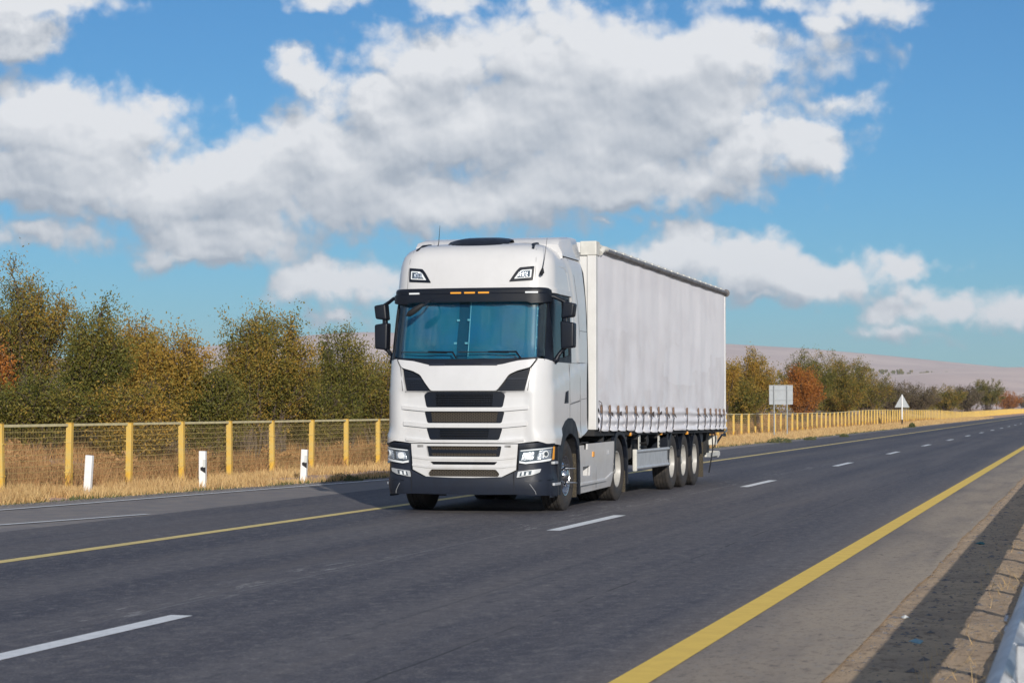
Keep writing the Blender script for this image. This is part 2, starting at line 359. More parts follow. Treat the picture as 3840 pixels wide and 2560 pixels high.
M['leaf_grey'] = m_leaf('greyish_twigs', (G1, [(0, (.13, .10, .065)), (.3, (.18, .14, .09)), (.6, (.13, .115, .05)), (.8, (.21, .15, .10)), (.93, G2)]))
M['grass'] = m_leaf('dry_grass', (G1, [(0, (.64, .43, .19)), (.3, (.72, .51, .24)), (.6, (.52, .33, .15)), (.86, (.76, .58, .31)), (.96, (.20, .18, .07))]))
M['weed'] = m_leaf('dry_weeds', (G1, [(0, (.42, .225, .10)), (.3, (.52, .30, .135)), (.6, (.28, .155, .075)), (.88, (.60, .40, .19)), (.97, (.15, .14, .06))]))
M['greenweed'] = m_leaf('green_weeds', (G1, [(0, (.10, .13, .045)), (.3, (.13, .15, .06)), (.6, (.17, .17, .08)), (.88, (.24, .21, .11)), (.97, (.08, .09, .035))]))

# ---------------------------------------------------------------- mesh helpers
class MB:
    def __init__(s): s.v = []; s.f = []
    def add(s, vs, fs):
        o = len(s.v); s.v += [tuple(p) for p in vs]; s.f += [tuple(i+o for i in f) for f in fs]; return s
    def box(s, x0, x1, y0, y1, z0, z1):
        return s.add([(x, y, z) for z in (z0, z1) for y in (y0, y1) for x in (x0, x1)],
                     [(0, 2, 3, 1), (4, 5, 7, 6), (0, 1, 5, 4), (2, 6, 7, 3), (0, 4, 6, 2), (1, 3, 7, 5)])
    def prism_x(s, poly, x0, x1):            # poly in (y,z)
        n = len(poly)
        return s.add([(x0, y, z) for y, z in poly]+[(x1, y, z) for y, z in poly],
                     [tuple(range(n)), tuple(range(2*n-1, n-1, -1))]+[(i, i+n, (i+1) % n+n, (i+1) % n) for i in range(n)])
    def prism_y(s, poly, y0, y1):            # poly in (x,z)
        n = len(poly)
        return s.add([(x, y0, z) for x, z in poly]+[(x, y1, z) for x, z in poly],
                     [tuple(range(n)), tuple(range(2*n-1, n-1, -1))]+[(i, i+n, (i+1) % n+n, (i+1) % n) for i in range(n)])
    def tube(s, pts, r, k=8, caps=True):
        pts = [Vector(p) for p in pts]; n = len(pts)
        rr = r if isinstance(r, (list, tuple)) else [r]*n
        vs = []; 
        for i, p in enumerate(pts):
            d = (pts[min(i+1, n-1)]-pts[max(i-1, 0)]).normalized()
            a = d.orthogonal().normalized() if i == 0 else (a-d*a.dot(d)).normalized()
            b = d.cross(a)
            vs += [p+(a*math.cos(2*PI*j/k)+b*math.sin(2*PI*j/k))*rr[i] for j in range(k)]
        fs = [(i*k+j, i*k+(j+1) % k, (i+1)*k+(j+1) % k, (i+1)*k+j) for i in range(n-1) for j in range(k)]
        if caps: fs += [tuple(range(k-1, -1, -1)), tuple(range((n-1)*k, n*k))]
        return s.add(vs, fs)
    def revolve_x(s, prof, cy, cz, k=32, x_sign=1, closed=False):      # prof (x, r) about an X axis through (cy, cz)
        vs = [(x*x_sign, cy+r*math.cos(2*PI*j/k), cz+r*math.sin(2*PI*j/k)) for x, r in prof for j in range(k)]
        n = len(prof)
        fs = [(i*k+j, i*k+(j+1) % k, (i+1)*k+(j+1) % k, (i+1)*k+j) for i in range(n-1) for j in range(k)]
        if closed: fs += [((n-1)*k+j, (n-1)*k+(j+1) % k, (j+1) % k, j) for j in range(k)]
        return s.add(vs, fs)
    def mesh(s, name, smooth=None, bevel=0, seg=2):
        me = bpy.data.meshes.new(name); me.from_pydata(s.v, [], s.f); me.validate()
        bm = bmesh.new(); bm.from_mesh(me)
        bmesh.ops.recalc_face_normals(bm, faces=bm.faces)
        if bevel:
            es = [e for e in bm.edges if len(e.link_faces) == 2 and e.calc_face_angle(0) > .5]
            bmesh.ops.bevel(bm, geom=es, offset=bevel, segments=seg, profile=.6, affect='EDGES', clamp_overlap=True)
        bm.to_mesh(me); bm.free()
        if smooth is not None:
            me.shade_smooth(); me.set_sharp_from_angle(angle=math.radians(smooth))
        return me
    def build(s, name, m, parent=None, loc=(0, 0, 0), smooth=None, bevel=0, seg=2, org=None):
        if org is not None: s.v = [(x-org[0], y-org[1], z-org[2]) for x, y, z in s.v]
        me = s.mesh(name, smooth, bevel, seg); me.materials.append(M[m] if isinstance(m, str) else m)
        return link(name, me, parent, loc)
def link(name, me, parent=None, loc=(0, 0, 0), rot=(0, 0, 0)):
    o = bpy.data.objects.new(name, me); COL.objects.link(o); o.location = loc; o.rotation_euler = rot
    if parent: o.parent = parent
    return o
def tag(o, label=None, cat=None, group=None, kind=None):
    if label: o['label'] = label
    if cat: o['category'] = cat
    if group: o['group'] = group
    if kind: o['kind'] = kind
    return o
def empty(name, loc, rz=0, label=None, cat=None, group=None, parent=None):
    o = link(name, None, parent, loc, (0, 0, rz)); o.empty_display_size = .3
    return tag(o, label, cat, group)
def raw_mesh(name, verts, loops, nper):
    """fast mesh from numpy: all faces have nper corners"""
    me = bpy.data.meshes.new(name); nf = len(loops)//nper
    me.vertices.add(len(verts)); me.vertices.foreach_set('co', np.asarray(verts, np.float32).ravel())
    me.loops.add(len(loops)); me.loops.foreach_set('vertex_index', np.asarray(loops, np.int32))
    me.polygons.add(nf); me.polygons.foreach_set('loop_start', np.arange(0, nf*nper, nper, dtype=np.int32))
    me.update(calc_edges=True); return me
def grid_obj(name, xs, ys, fz, m, kind='structure', smooth=True):
    xs = np.asarray(xs); ys = np.asarray(ys)
    Xg, Yg = np.meshgrid(xs, ys); Z = np.array([[fz(x, y) for x in xs] for y in ys])
    v = np.stack([Xg, Yg, Z], -1).reshape(-1, 3); nx, ny = len(xs), len(ys)
    i = (np.arange(ny-1)[:, None]*nx+np.arange(nx-1)[None, :]).ravel()
    lp = np.stack([i, i+1, i+nx+1, i+nx], -1).ravel()
    me = raw_mesh(name, v, lp, 4); me.materials.append(M[m])
    if smooth: me.shade_smooth()
    o = link(name, me); tag(o, kind=kind); return o

# ================================================================ THE GROUND
def sm(a, b, x):
    t = min(1, max(0, (x-a)/(b-a))); return t*t*(3-2*t)
def nz(x, y, s, seed=0.0): return mnoise.noise(Vector((x*s, y*s, seed)))
def edge_x(y):                      # outer edge of the gravel on the far side of the road
    pts = [(0, -18.2), (22, -17.6), (31, -16.75), (38, -16.0), (45, -15.15), (60, -14.5), (84, -14.0), (140, -13.8), (6000, -13.8)]
    for (a, p), (b, q_) in zip(pts, pts[1:]):
        if y <= b: return p+(q_-p)*(y-a)/(b-a)
    return -13.8
def verge_z(x, y):
    e = edge_x(y)
    z = -.02 + .07*sm(e, e-1.2, x)
    b = sm(-18.6, -24.5, x)*(1.0+.28*nz(x, y, .13, 3)) * (1-.75*sm(-40, -110, x))
    z += b*sm(-5, 15, y)
    z += .05*nz(x, y, .7, 1)*sm(e-.2, e-1.5, x) + .10*nz(x, y, .35, 2)*sm(-18.3, -21, x)
    return z
ys = np.concatenate([np.linspace(-60, 18, 14), np.arange(20, 80, .7), np.arange(80, 200, 2.0), np.arange(200, 600, 10), [700, 900, 1200, 1600]])
xs = np.concatenate([[-400, -250, -160, -110, -85, -65, -50, -40], np.arange(-34, -13.2, .35)])
grid_obj('verge_ground', xs, ys, verge_z, 'verge')
grid_obj('plain_ground', np.linspace(-10300, 10300, 19), np.linspace(-10300, 10300, 19), lambda x, y: -.35, 'plain')
def dirt_z(x, y):
    return -.012 + .03*nz(x, y, 1.3, 5)*sm(-1.3, -1.0, x) + .012*nz(x, y, 5, 6) + .1*sm(3, 9, x)
grid_obj('roadside_dirt', np.concatenate([np.arange(-1.9, 2.1, .12), [3, 5, 9, 20, 60, 300]]), np.concatenate([[-60, -20], np.arange(4, 46, .14), np.arange(46, 120, 2), [150, 250, 500, 1600]]), dirt_z, 'dirt')
# the carriageway, its right edge broken by dust
def strip(name, y0, y1, step, fl, fr, z, m, nx=1):
    n = int((y1-y0)/step)+1; yy = np.linspace(y0, y1, n)
    vs = []; 
    for y in yy:
        a, b = fl(y), fr(y)
        for k in range(nx+1): vs.append((a+(b-a)*k/nx, y, z))
    fs = [(i*(nx+1)+k, i*(nx+1)+k+1, (i+1)*(nx+1)+k+1, (i+1)*(nx+1)+k) for i in range(n-1) for k in range(nx)]
    mb = MB().add(vs, fs); o = mb.build(name, m); return o
tag(strip('road', -60, 1600, .4, lambda y: -13.12+.03*nz(0, y, .5, 9), lambda y: -1.47+.03*nz(1, y, 2.2, 8)+.04*nz(1, y, .4, 7), .004, 'asphalt'), kind='structure')
tag(strip('slip_lane', -60, 90, .5, lambda y: max(edge_x(y)+.35, -16.6), lambda y: -13.0, 0.0, 'oldasphalt'), kind='structure')
tag(strip('gravel_shoulder', -60, 1600, .4, lambda y: edge_x(y)-.12+.10*nz(0, y, 1.1, 4), lambda y: -12.9, -.004, 'gravel'), kind='structure')
# painted lines
tag(strip('edge_line_yellow', -60, 1600, 5, lambda y: -2.63, lambda y: -2.41, .008, 'paintyellow'), kind='structure')
tag(strip('far_edge_line_yellow', -60, 1600, 5, lambda y: -10.67, lambda y: -10.48, .008, 'paintyellow_old'), kind='structure')
mb = MB()
for k in range(-3, 60):
    e = 14.92+15.48*k
    mb.add([(-6.64, e-4.0, .008), (-6.46, e-4.0, .008), (-6.46, e, .008), (-6.64, e, .008)], [(0, 1, 2, 3)])
for k in range(-3, 60):
    e = 14.92+15.48*k
    o = MB().add([(-6.64, -4.0, 0), (-6.46, -4.0, 0), (-6.46, 0, 0), (-6.64, 0, 0)], [(0, 1, 2, 3)]) if k == -3 else None
    if o:
        dash_me = o.mesh('lane_dash'); dash_me.materials.append(M['paintwhite'])
    tag(link('lane_dash', dash_me, None, (0, e, .008)), kind='structure')
def xl(p0, p1): return lambda y: p0[0]+(p1[0]-p0[0])*(y-p0[1])/(p1[1]-p0[1])
f = xl((-15.9, 29.5), (-14.63, 43.7))
tag(strip('slip_line_white', 0, 56, 1, lambda y: f(y)-.06, lambda y: f(y)+.06, .0125, 'paintwhite'), kind='structure')
f2 = xl((-13.9, 25.77), (-13.3, 28.6))
tag(strip('inner_slip_line_white', 8, 28.9, .5, lambda y: f2(y)-.06, lambda y: f2(y)+.06, .0105, 'paintwhite'), kind='structure')

# ================================================================ HILLS
def ridge(name, pts, dist, depth, hn, seed, m='hill'):
    # pts: (x, y) reading of the skyline, turned into bearing and height at its own distance
    azs = np.linspace(-50, 50, 240); px = [1176+4950*math.tan(math.radians(a)) for a in azs]
    prof = np.interp(px, [p[0] for p in pts], [p[1] for p in pts])
    rows = []
    fr = [0, .12, .25, .4, .55, .7, .82, .92, 1.0, 1.12, 1.3]
    for t in fr:
        row = []
        for a, y in zip(azs, prof):
            h = H+(936-y)/4950*dist
            ang = math.radians(a)-0
            dd = dist-depth*(1-t)
            dx = math.sin(ang)/math.cos(ang)*dd; 
            k = sm(0, 1, t) if t <= 1 else 1-.5*(t-1)/.3
            k = k*.75+.25*t if t <= 1 else k
            n_ = mnoise.fractal(Vector((a*.12, t*3, seed)), 1, 2, 5)*hn*(.2+math.sin(PI*min(t, 1)))
            z = h*k+n_-1
            wx = dx*math.cos(YAW)-dd*math.sin(YAW); wy = dx*math.sin(YAW)+dd*math.cos(YAW)
            row.append((wx, wy, z))
        rows.append(row)
    n = len(azs)
    mb = MB().add([p for r_ in rows for p in r_], [(i*n+j, i*n+j+1, (i+1)*n+j+1, (i+1)*n+j) for i in range(len(rows)-1) for j in range(n-1)])
    return tag(mb.build(name, m, smooth=80), kind='structure')
ridge('far_hill', [(-9000, 840), (-3000, 830), (-500, 860), (300, 815), (600, 780), (740, 766), (840, 761), (950, 764), (1300, 772), (1670, 788), (1850, 799), (2000, 812), (2150, 827), (2352, 846), (2600, 868), (4000, 900), (9000, 905)], 6200, 2200, 9, 1)
ridge('middle_hill', [(-9000, 925), (800, 920), (1600, 900), (1850, 870), (2030, 855), (2150, 844), (2352, 841), (2600, 846), (4000, 880), (9000, 900)], 4300, 1300, 5, 2)
ridge('near_hill', [(-9000, 930), (1500, 925), (1850, 885), (2020, 868), (2140, 857), (2250, 865), (2352, 876), (2600, 890), (9000, 925)], 3000, 1000, 4, 3)
def at(px, py_, dist):              # a point on a bearing, at a distance, whose height matches a reading
    dx = (px-1176)/4950*dist
    return (dx*math.cos(YAW)-dist*math.sin(YAW), dx*math.sin(YAW)+dist*math.cos(YAW), H+(936-py_)/4950*dist)

# ================================================================ VEGETATION
def leaves_mesh(name, C, D, L, Wd, m):
    """C centres (n,3), D directions, L length, Wd width -> narrow leaf quads"""
    n = len(C); D = D/np.linalg.norm(D, axis=1, keepdims=True)
    r = rng.normal(size=(n, 3)); Sd = np.cross(D, r); Sd /= np.linalg.norm(Sd, axis=1, keepdims=True)
    L = np.broadcast_to(np.asarray(L, float), (n,))[:, None]; Wd = np.broadcast_to(np.asarray(Wd, float), (n,))[:, None]
    a = C-D*L*.5; b = C+Sd*Wd*.5; c = C+D*L*.5; d = C-Sd*Wd*.5
    v = np.stack([a, b, c, d], 1).reshape(-1, 3); lp = np.arange(4*n)
    me = raw_mesh(name, v, lp, 4); me.materials.append(M[m]); return me
def make_tree(name, loc, height, radius, leaf, label, group, nshoot=58, nleaf=16000, lsize=.085, cat='tree', wisp=.25, base=.10, seed=0, lean=(0, 0), gap=0.0):
    R_ = np.random.default_rng(seed+100)
    root = empty(name, loc, 0, label, cat, group)
    wood = MB(); C = []; D = []
    shoots = []
    for i in range(nshoot):
        a = R_.uniform(0, 2*PI); rr = radius*R_.uniform(0, 1)**.42
        tilt = rr/radius
        top = height*(1-.40*tilt**3)*(.55+.42*R_.random()**.55)
        if R_.random() < wisp*.22: top *= 1.10
        tx, ty = math.cos(a)*rr+lean[0], math.sin(a)*rr+lean[1]
        b0 = R_.normal(0, radius*.16, 2)
        p0 = Vector((b0[0], b0[1], -.1)); p3 = Vector((tx, ty, top))
        p1 = Vector((b0[0]+tx*.15, b0[1]+ty*.15, top*.42)); p2 = Vector((tx*.75, ty*.75, top*.75))
        pts = []
        for t in np.linspace(0, 1, 9):
            u = 1-t; pts.append(p0*u**3+p1*3*u*u*t+p2*3*u*t*t+p3*t**3+Vector(R_.normal(0, .05, 3)))
        shoots.append(pts)
        r0 = .035*R_.uniform(.6, 1.4)*height/4
        wood.tube(pts, [r0*(1-.85*k/8) for k in range(9)], 4, False)
    per = max(1, int(nleaf*1.7)//nshoot); lsize *= .78
    for pts in shoots:
        # side twigs
        nt = int(9+R_.integers(0, 5)); tw = []
        for _ in range(nt):
            t = R_.uniform(base+.10, 1.0)**.8; k = min(7, int(t*8)); q0 = pts[k].lerp(pts[k+1], t*8-k if t < 1 else 1)
            up = (pts[k+1]-pts[k]).normalized()
            dv = Vector(R_.normal(0, 1, 3)); dv.z = abs(dv.z)*.5; dv = (dv.normalized()*.9+up*R_.uniform(.3, 1.0)).normalized()
            ln = radius*R_.uniform(.18, .55)*(1.15-t*.6)
            q1 = q0+dv*ln*.5+Vector((0, 0, .02)); q2 = q0+dv*ln+Vector((0, 0, -.10*ln))
            tw.append((q0, q1, q2, ln)); wood.tube([q0, q1, q2], [.010, .007, .004], 3, False)
        tw.append((pts[6], pts[7], pts[8], .5)); tw.append((pts[7], pts[8], pts[8]+(pts[8]-pts[7])*.8, .5))
        wts = np.array([x[3] for x in tw]); cnt = (per*wts/wts.sum()).astype(int)+1
        for (q0, q1, q2, ln), c in zip(tw, cnt):
            if gap and R_.random() < gap: c = max(1, c//6)
            t = R_.uniform(.0, 1, c)[:, None]
            a0, a1, a2 = (np.array(x)[None] for x in (q0, q1, q2))
            pos = a0*(1-t)**2+a1*2*t*(1-t)+a2*t*t
            pos = pos+R_.normal(0, 1, (c, 3))*np.array([.12, .12, .10])*(1.0+radius*.12)
            dr = (a2-a0)/max(.01, np.linalg.norm(a2-a0))+R_.normal(0, .8, (c, 3))
            C.append(pos); D.append(dr)
    C = np.concatenate(C); D = np.concatenate(D)
    ok = C[:, 2] > height*base*.6; C, D = C[ok], D[ok]
    sz = R_.uniform(.6, 1.3, len(C))*lsize
    me = leaves_mesh('crown', C, D, sz, sz*.48, leaf)
    link('crown', me, root)
    wood.build('trunk', 'bark', root)
    return root
GT = 'bushy trees beyond the yellow fence'
def tree_at(px, top, width, dist, **kw):
    for _ in range(400):
        x, y, _z = at(px, 900, dist); rad = width/4950*dist/2
        if x < -19.3-.75*rad: break
        dist *= 1.01
    z = verge_z(x, y) if dist < 600 else 0
    topz = H+(936-top)/4950*dist
    return make_tree('bushy_tree', (x, y, z-.05), topz-z, rad, **kw)
TREES = [
 (-25, 760, 100, 50, 'leaf_rust', 'rusty orange bush at the left edge in front of the tallest tree', dict(seed=40, nleaf=7000, gap=.3)),
 (268, 772, 90, 60, 'leaf_rust', 'thin rusty bush behind the gap between the dark tree and the golden tree', dict(seed=41, nleaf=4500, gap=.4)),
 (-60, 655, 330, 58, 'leaf_dark', 'dark bushy tree cut by the left edge of the photo behind the yellow fence', dict(seed=1, nleaf=20000)),
 (55, 598, 270, 52, 'leaf_olive', 'tallest olive bushy tree with sparse wispy top at the far left behind the fence', dict(seed=2, nleaf=21000, nshoot=54, gap=.35, wisp=.8)),
 (180, 676, 150, 49, 'leaf_dark', 'dark green leaning bushy tree right of the tallest tree on the left', dict(seed=3, nleaf=15000, lean=(.5, 0), gap=.1)),
 (322, 716, 130, 55, 'leaf_gold', 'small golden leaved tree with thin rusty top shoots behind the fence', dict(seed=4, nleaf=12000, gap=.3, wisp=.8)),
 (395, 748, 190, 51, 'leaf_gold', 'broad yellow green bush behind the middle of the left fence', dict(seed=5, nleaf=19000)),
 (565, 704, 120, 54, 'leaf_olive', 'olive tree with upright shoots left of the highest mid fence crown', dict(seed=6, nleaf=12000, gap=.1)),
 (632, 688, 190, 50, 'leaf_olive', 'tall olive brown bushy tree between golden bush and truck', dict(seed=7, nleaf=19000, wisp=.5)),
 (785, 735, 150, 53, 'leaf_dark', 'green bushy tree with one tall spike just left of the truck', dict(seed=8, nleaf=15000, wisp=.6)),
 (870, 790, 190, 58, 'leaf_olive', 'lower green bush half hidden behind the truck cab', dict(seed=9, nleaf=12000)),
 (482, 830, 170, 47, 'leaf_dark', 'low dark bush in front of the gap between the golden and olive trees', dict(seed=10, nleaf=12000)),
 (715, 850, 230, 46, 'leaf_dark', 'low dense dark green bush close behind the fence left of the truck', dict(seed=11, nleaf=13000)),
 (90, 850, 260, 46, 'leaf_dark', 'low dark bush at the foot of the tallest left tree', dict(seed=12, nleaf=13000)),
 (300, 870, 230, 47, 'leaf_gold', 'low yellow green bush under the small golden tree', dict(seed=13, nleaf=11000)),
 (1000, 770, 330, 64, 'leaf_olive', None, dict(seed=14, nleaf=6000)),
 (1640, 800, 130, 128, 'leaf_gold', 'yellow green bush emerging from behind the rear of the trailer', dict(seed=20, nleaf=12000, lsize=.15)),
 (1725, 808, 150, 132, 'leaf_gold', 'golden green bush between trailer rear and the two post sign', dict(seed=21, nleaf=15000, lsize=.15)),
 (1702, 862, 110, 122, 'leaf_olive', 'low light green bush beside the trailer rear behind the fence', dict(seed=22, nleaf=9000, lsize=.15)),
 (1842, 835, 90, 127, 'leaf_rust', 'rust orange bush right behind the grey two post sign', dict(seed=23, nleaf=12000, lsize=.15)),
 (1850, 797, 130, 140, 'leaf_dark', 'tall dark green tree rising behind the rust orange bush', dict(seed=24, nleaf=13000, lsize=.16)),
 (1925, 800, 170, 142, 'leaf_olive', 'tallest green tree right of the rust orange bush', dict(seed=25, nleaf=17000, lsize=.16)),
 (1990, 838, 130, 148, 'leaf_olive', 'green brown tree sloping down right of the tallest right hand tree', dict(seed=26, nleaf=11000, lsize=.16, gap=.2)),
 (1925, 880, 160, 134, 'leaf_olive', 'low light green bush in front of the tallest right hand tree', dict(seed=27, nleaf=10000, lsize=.15)),
 (2050, 866, 90, 175, 'leaf_grey', 'bare greyish bush behind the triangular sign', dict(seed=28, nleaf=7000, lsize=.19, gap=.3)),
 (2110, 878, 110, 200, 'leaf_grey', 'grey brown bush just right of the triangular sign', dict(seed=29, nleaf=7000, lsize=.21, gap=.2)),
 (2175, 882, 90, 235, 'leaf_olive', 'olive brown bush halfway between triangular sign and the right edge', dict(seed=30, nleaf=6000, lsize=.25)),
 (2220, 878, 80, 260, 'leaf_grey', 'greyish bush left of the rounded dark tree near the right edge', dict(seed=31, nleaf=6000, lsize=.27)),
 (2268, 868, 84, 290, 'leaf_dark', 'rounded dark green tree near the right edge of the photo', dict(seed=32, nleaf=8000, lsize=.3)),
 (2315, 896, 70, 340, 'leaf_rust', 'reddish brown bush at the right edge next to the rounded dark tree', dict(seed=33, nleaf=5000, lsize=.33)),
 (2360, 906, 80, 400, 'leaf_grey', 'distant grey bush at the very right edge above the fence', dict(seed=34, nleaf=5000, lsize=.38)),
]
for px, top, wd, dist, leaf, label, kw in TREES:
    if label is None: continue
    tree_at(px, top, wd, dist, leaf=leaf, label=label, group=GT, **kw)
# one long low thicket joining the crowns, nobody could count its stems
def scatter(n, fx, fy, fz=verge_z):
    out = []
    for _ in range(n):
        x, y = fx(), fy(); out.append((x, y, fz(x, y)))
    return np.array(out)
def thicket(name, m, n_clump, yr, xr, hr, lsize, per, label, seed):
    R_ = np.random.default_rng(seed); C = []; D = []
    for i in range(n_clump):
        y = yr[0]+(yr[1]-yr[0])*R_.random()**1.4; x = R_.uniform(*xr)
        z = verge_z(x, y); h = R_.uniform(*hr); r = h*R_.uniform(.5, .9)
        d = R_.normal(size=(per, 3)); d /= np.linalg.norm(d, axis=1, keepdims=True)
        rad = R_.uniform(.35, 1, (per, 1))**.6
        lump = 1+.25*np.sin(d[:, :1]*7+i)*np.cos(d[:, 1:2]*6+2*i)
        pos = np.array([x, y, z+h*.5])+d*rad*lump*np.array([r, r, h*.55])
        C.append(pos); D.append(d+R_.normal(0, .7, (per, 3)))
    C = np.concatenate(C); D = np.concatenate(D); sz = R_.uniform(.6, 1.3, len(C))*lsize
    o = link(name, leaves_mesh(name, C, D, sz, sz*.5, m)); return tag(o, label, kind='stuff')
thicket('undergrowth', 'leaf_olive', 60, (50, 120), (-32, -26.5), (1.0, 2.2), .09, 1100, 'tangled olive brown undergrowth between the trees', 41)
thicket('far_undergrowth', 'leaf_olive', 120, (112, 480), (-38, -24), (2.0, 3.6), .24, 620, 'tangled brown undergrowth below the distant trees', 42)
thicket('dry_scrub', 'weed', 120, (34, 170), (-22, -18.6), (.2, .55), .08, 300, 'dry brown scrub just behind the fence', 43)
# dry grass blades: root, height, lean
def grass(name, m, n, fy, fx, hr, wd, label, seed, bend=.35, clump=0):
    R_ = np.random.default_rng(seed)
    y = fy(R_, n); x = fx(R_, y)
    if clump:
        y = y+R_.normal(0, .02, n)
    keep = np.array([mnoise.noise(Vector((a*.9, b*.5, seed))) for a, b in zip(x, y)]) > -.25
    x, y = x[keep], y[keep]; n = len(x)
    z = np.array([verge_z(a, b) if a < -13 else dirt_z(a, b) for a, b in zip(x, y)])
    h = R_.uniform(*hr, n)*(.7+.6*np.array([mnoise.noise(Vector((a*.5, b*.35, seed+9))) for a, b in zip(x, y)])+.3)
    a = R_.uniform(0, 2*PI, n); w_ = wd*(1+y/60); dx, dy = np.cos(a)*w_*.5, np.sin(a)*w_*.5
    ln = R_.normal(0, bend, (n, 2))*h[:, None]
    v = np.stack([np.stack([x-dx, y-dy, z-.02], -1), np.stack([x+dx, y+dy, z-.02], -1), np.stack([x+ln[:, 0], y+ln[:, 1], z+h], -1)], 1).reshape(-1, 3)
    me = raw_mesh(name, v, np.arange(3*n), 3); me.materials.append(M[m])
    return tag(link(name, me), label, kind='stuff')
ex = np.vectorize(edge_x)
def fyl(R_, n): return 26+(330-26)*R_.random(n)**2.6
grass('dry_grass', 'grass', 150000, fyl, lambda R_, y: ex(y)-.05-(R_.random(len(y))**1.1)*(18.6+ex(y)), (.05, .20), .012, 'dry straw coloured grass between gravel and fence', 51)
grass('tall_dry_grass', 'weed', 90000, lambda R_, n: 30+230*R_.random(n)**2.2, lambda R_, y: R_.uniform(-21.5, -17.7, len(y)), (.12, .50), .012, 'tall dry brown weeds along and behind the fence', 52)
grass('bank_grass', 'weed', 50000, lambda R_, n: 38+120*R_.random(n)**1.6, lambda R_, y: R_.uniform(-27, -21, len(y)), (.06, .28), .02, 'sparse dry grass on the bank behind the fence', 53)
grass('edge_weeds', 'greenweed', 5200, lambda R_, n: 30+150*R_.random(n)**2.0, lambda R_, y: ex(y)+.05-R_.random(len(y))*.35, (.03, .10), .02, 'low green weeds along the gravel edge', 54, .5)
grass('roadside_straw', 'grass', 500, lambda R_, n: 9+20*R_.random(n), lambda R_, y: R_.uniform(-.95, -.35, len(y)), (.03, .16), .004, 'sparse dry stalks beside the guardrail', 55, .8)
def tuft(px, py_, r, h, m, label, seed, n=500, name='weed_tuft'):
    R_ = np.random.default_rng(seed)
    d = Vector(((px-1176), 4950, -(py_-936))); dist = H/(-d.z)*4950 if d.z < 0 else 100
    x, y, _ = at(px, 936, dist); z = verge_z(x, y) if x < -13.2 else 0
    rr = r*np.sqrt(R_.random(n)); a = R_.uniform(0, 2*PI, n)
    C = np.stack([rr*np.cos(a), rr*np.sin(a), R_.random(n)*h*(1-(rr/r)**2*.6)], -1)
    o = link(name, leaves_mesh(name, C, R_.normal(size=(n, 3))+[0, 0, 1], h*.35, h*.12, m), None, (x, y, z))
    return tag(o, label, 'weeds')
tuft(787, 1101, .26, .16, 'greenweed', 'dark green weed tuft at gravel edge left of the truck', 61)
tuft(812, 1103, .22, .12, 'greenweed', 'smaller low weed between first dark tuft and the bumper', 62)
tuft(1790, 1016, .55, .28, 'greenweed', 'round green tuft on gravel edge near the trailer rear', 63)
tuft(1860, 1010, .3, .18, 'greenweed', 'small green tuft by the left post of the two post sign', 64)
tuft(1938, 1003, .25, .2, 'greenweed', 'dusty green tuft right of the two post sign', 65)
tuft(2094, 981, .25, .4, 'greenweed', 'dark weed standing on the gravel right of the triangular sign', 66)
# bushes dotted on the hills
hb = MB(); R_ = np.random.default_rng(5)
for k in range(70):
    px = R_.uniform(1950, 2400); dist = 4000; py_ = 852+R_.normal(0, 2)+(px-2050)*.045
    x, y, z = at(px, py_, dist)
    r = R_.uniform(1.2, 2.8)
    for q_ in range(3):
        cx, cy, cz = x+R_.normal(0, r), y+R_.normal(0, r), z
        n = 6; vs = [(cx+math.cos(2*PI*j/n)*r*.8, cy+math.sin(2*PI*j/n)*r*.8, cz+R_.uniform(-.3, .3)) for j in range(n)]+[(cx, cy, cz+r*1.1), (cx, cy, cz-r*2)]
        hb.add(vs, [(j, (j+1) % n, n) for j in range(n)]+[((j+1) % n, j, n+1) for j in range(n)])
tag(hb.build('hillside_bushes', 'leaf_dark'), 'tiny dark bushes dotted over the distant slope', kind='stuff')
# stones and litter on the right-hand dirt
sb = MB()
def stone(sb, x, y, z, r):
    pts = []
    for u, v_ in [(0, 0), (0, 1), (1, 1), (2, 1), (3, 1), (4, 1), (0, 2)]:
        if v_ == 0: p = (0, 0, -1)
        elif v_ == 2: p = (0, 0, .7)
        else: p = (math.cos(u*2*PI/5), math.sin(u*2*PI/5), 0)
        k = random.uniform(.7, 1.15); pts.append((x+p[0]*r*k, y+p[1]*r*k, z+p[2]*r*.6*k))
    sb.add(pts, [(0, 1+(j+1) % 5, 1+j) for j in range(5)]+[(6, 1+j, 1+(j+1) % 5) for j in range(5)])
for k in range(3200):
    y = 10+38*random.random()**1.5; x = random.uniform(-1.55, .3)
    stone(sb, x, y, dirt_z(x, y), random.uniform(.006, .02)*(1+(random.random() < .06)*1.5))
for k in range(3500):
    y = 26+60*random.random()**1.7; e = edge_x(y); x = e+random.uniform(-.15, .5)
    stone(sb, x, y, .0, random.uniform(.008, .028))
tag(sb.build('loose_stones', 'gravel'), 'loose pebbles on the dirt and gravel', kind='stuff')
M['tealrag'] = mat('teal_plastic', (.01, .16, .17), .5); M['paleblue'] = mat('pale_blue_plastic', (.25, .42, .48), .4); M['palewhite'] = mat('white_litter', (.6, .62, .6), .5)
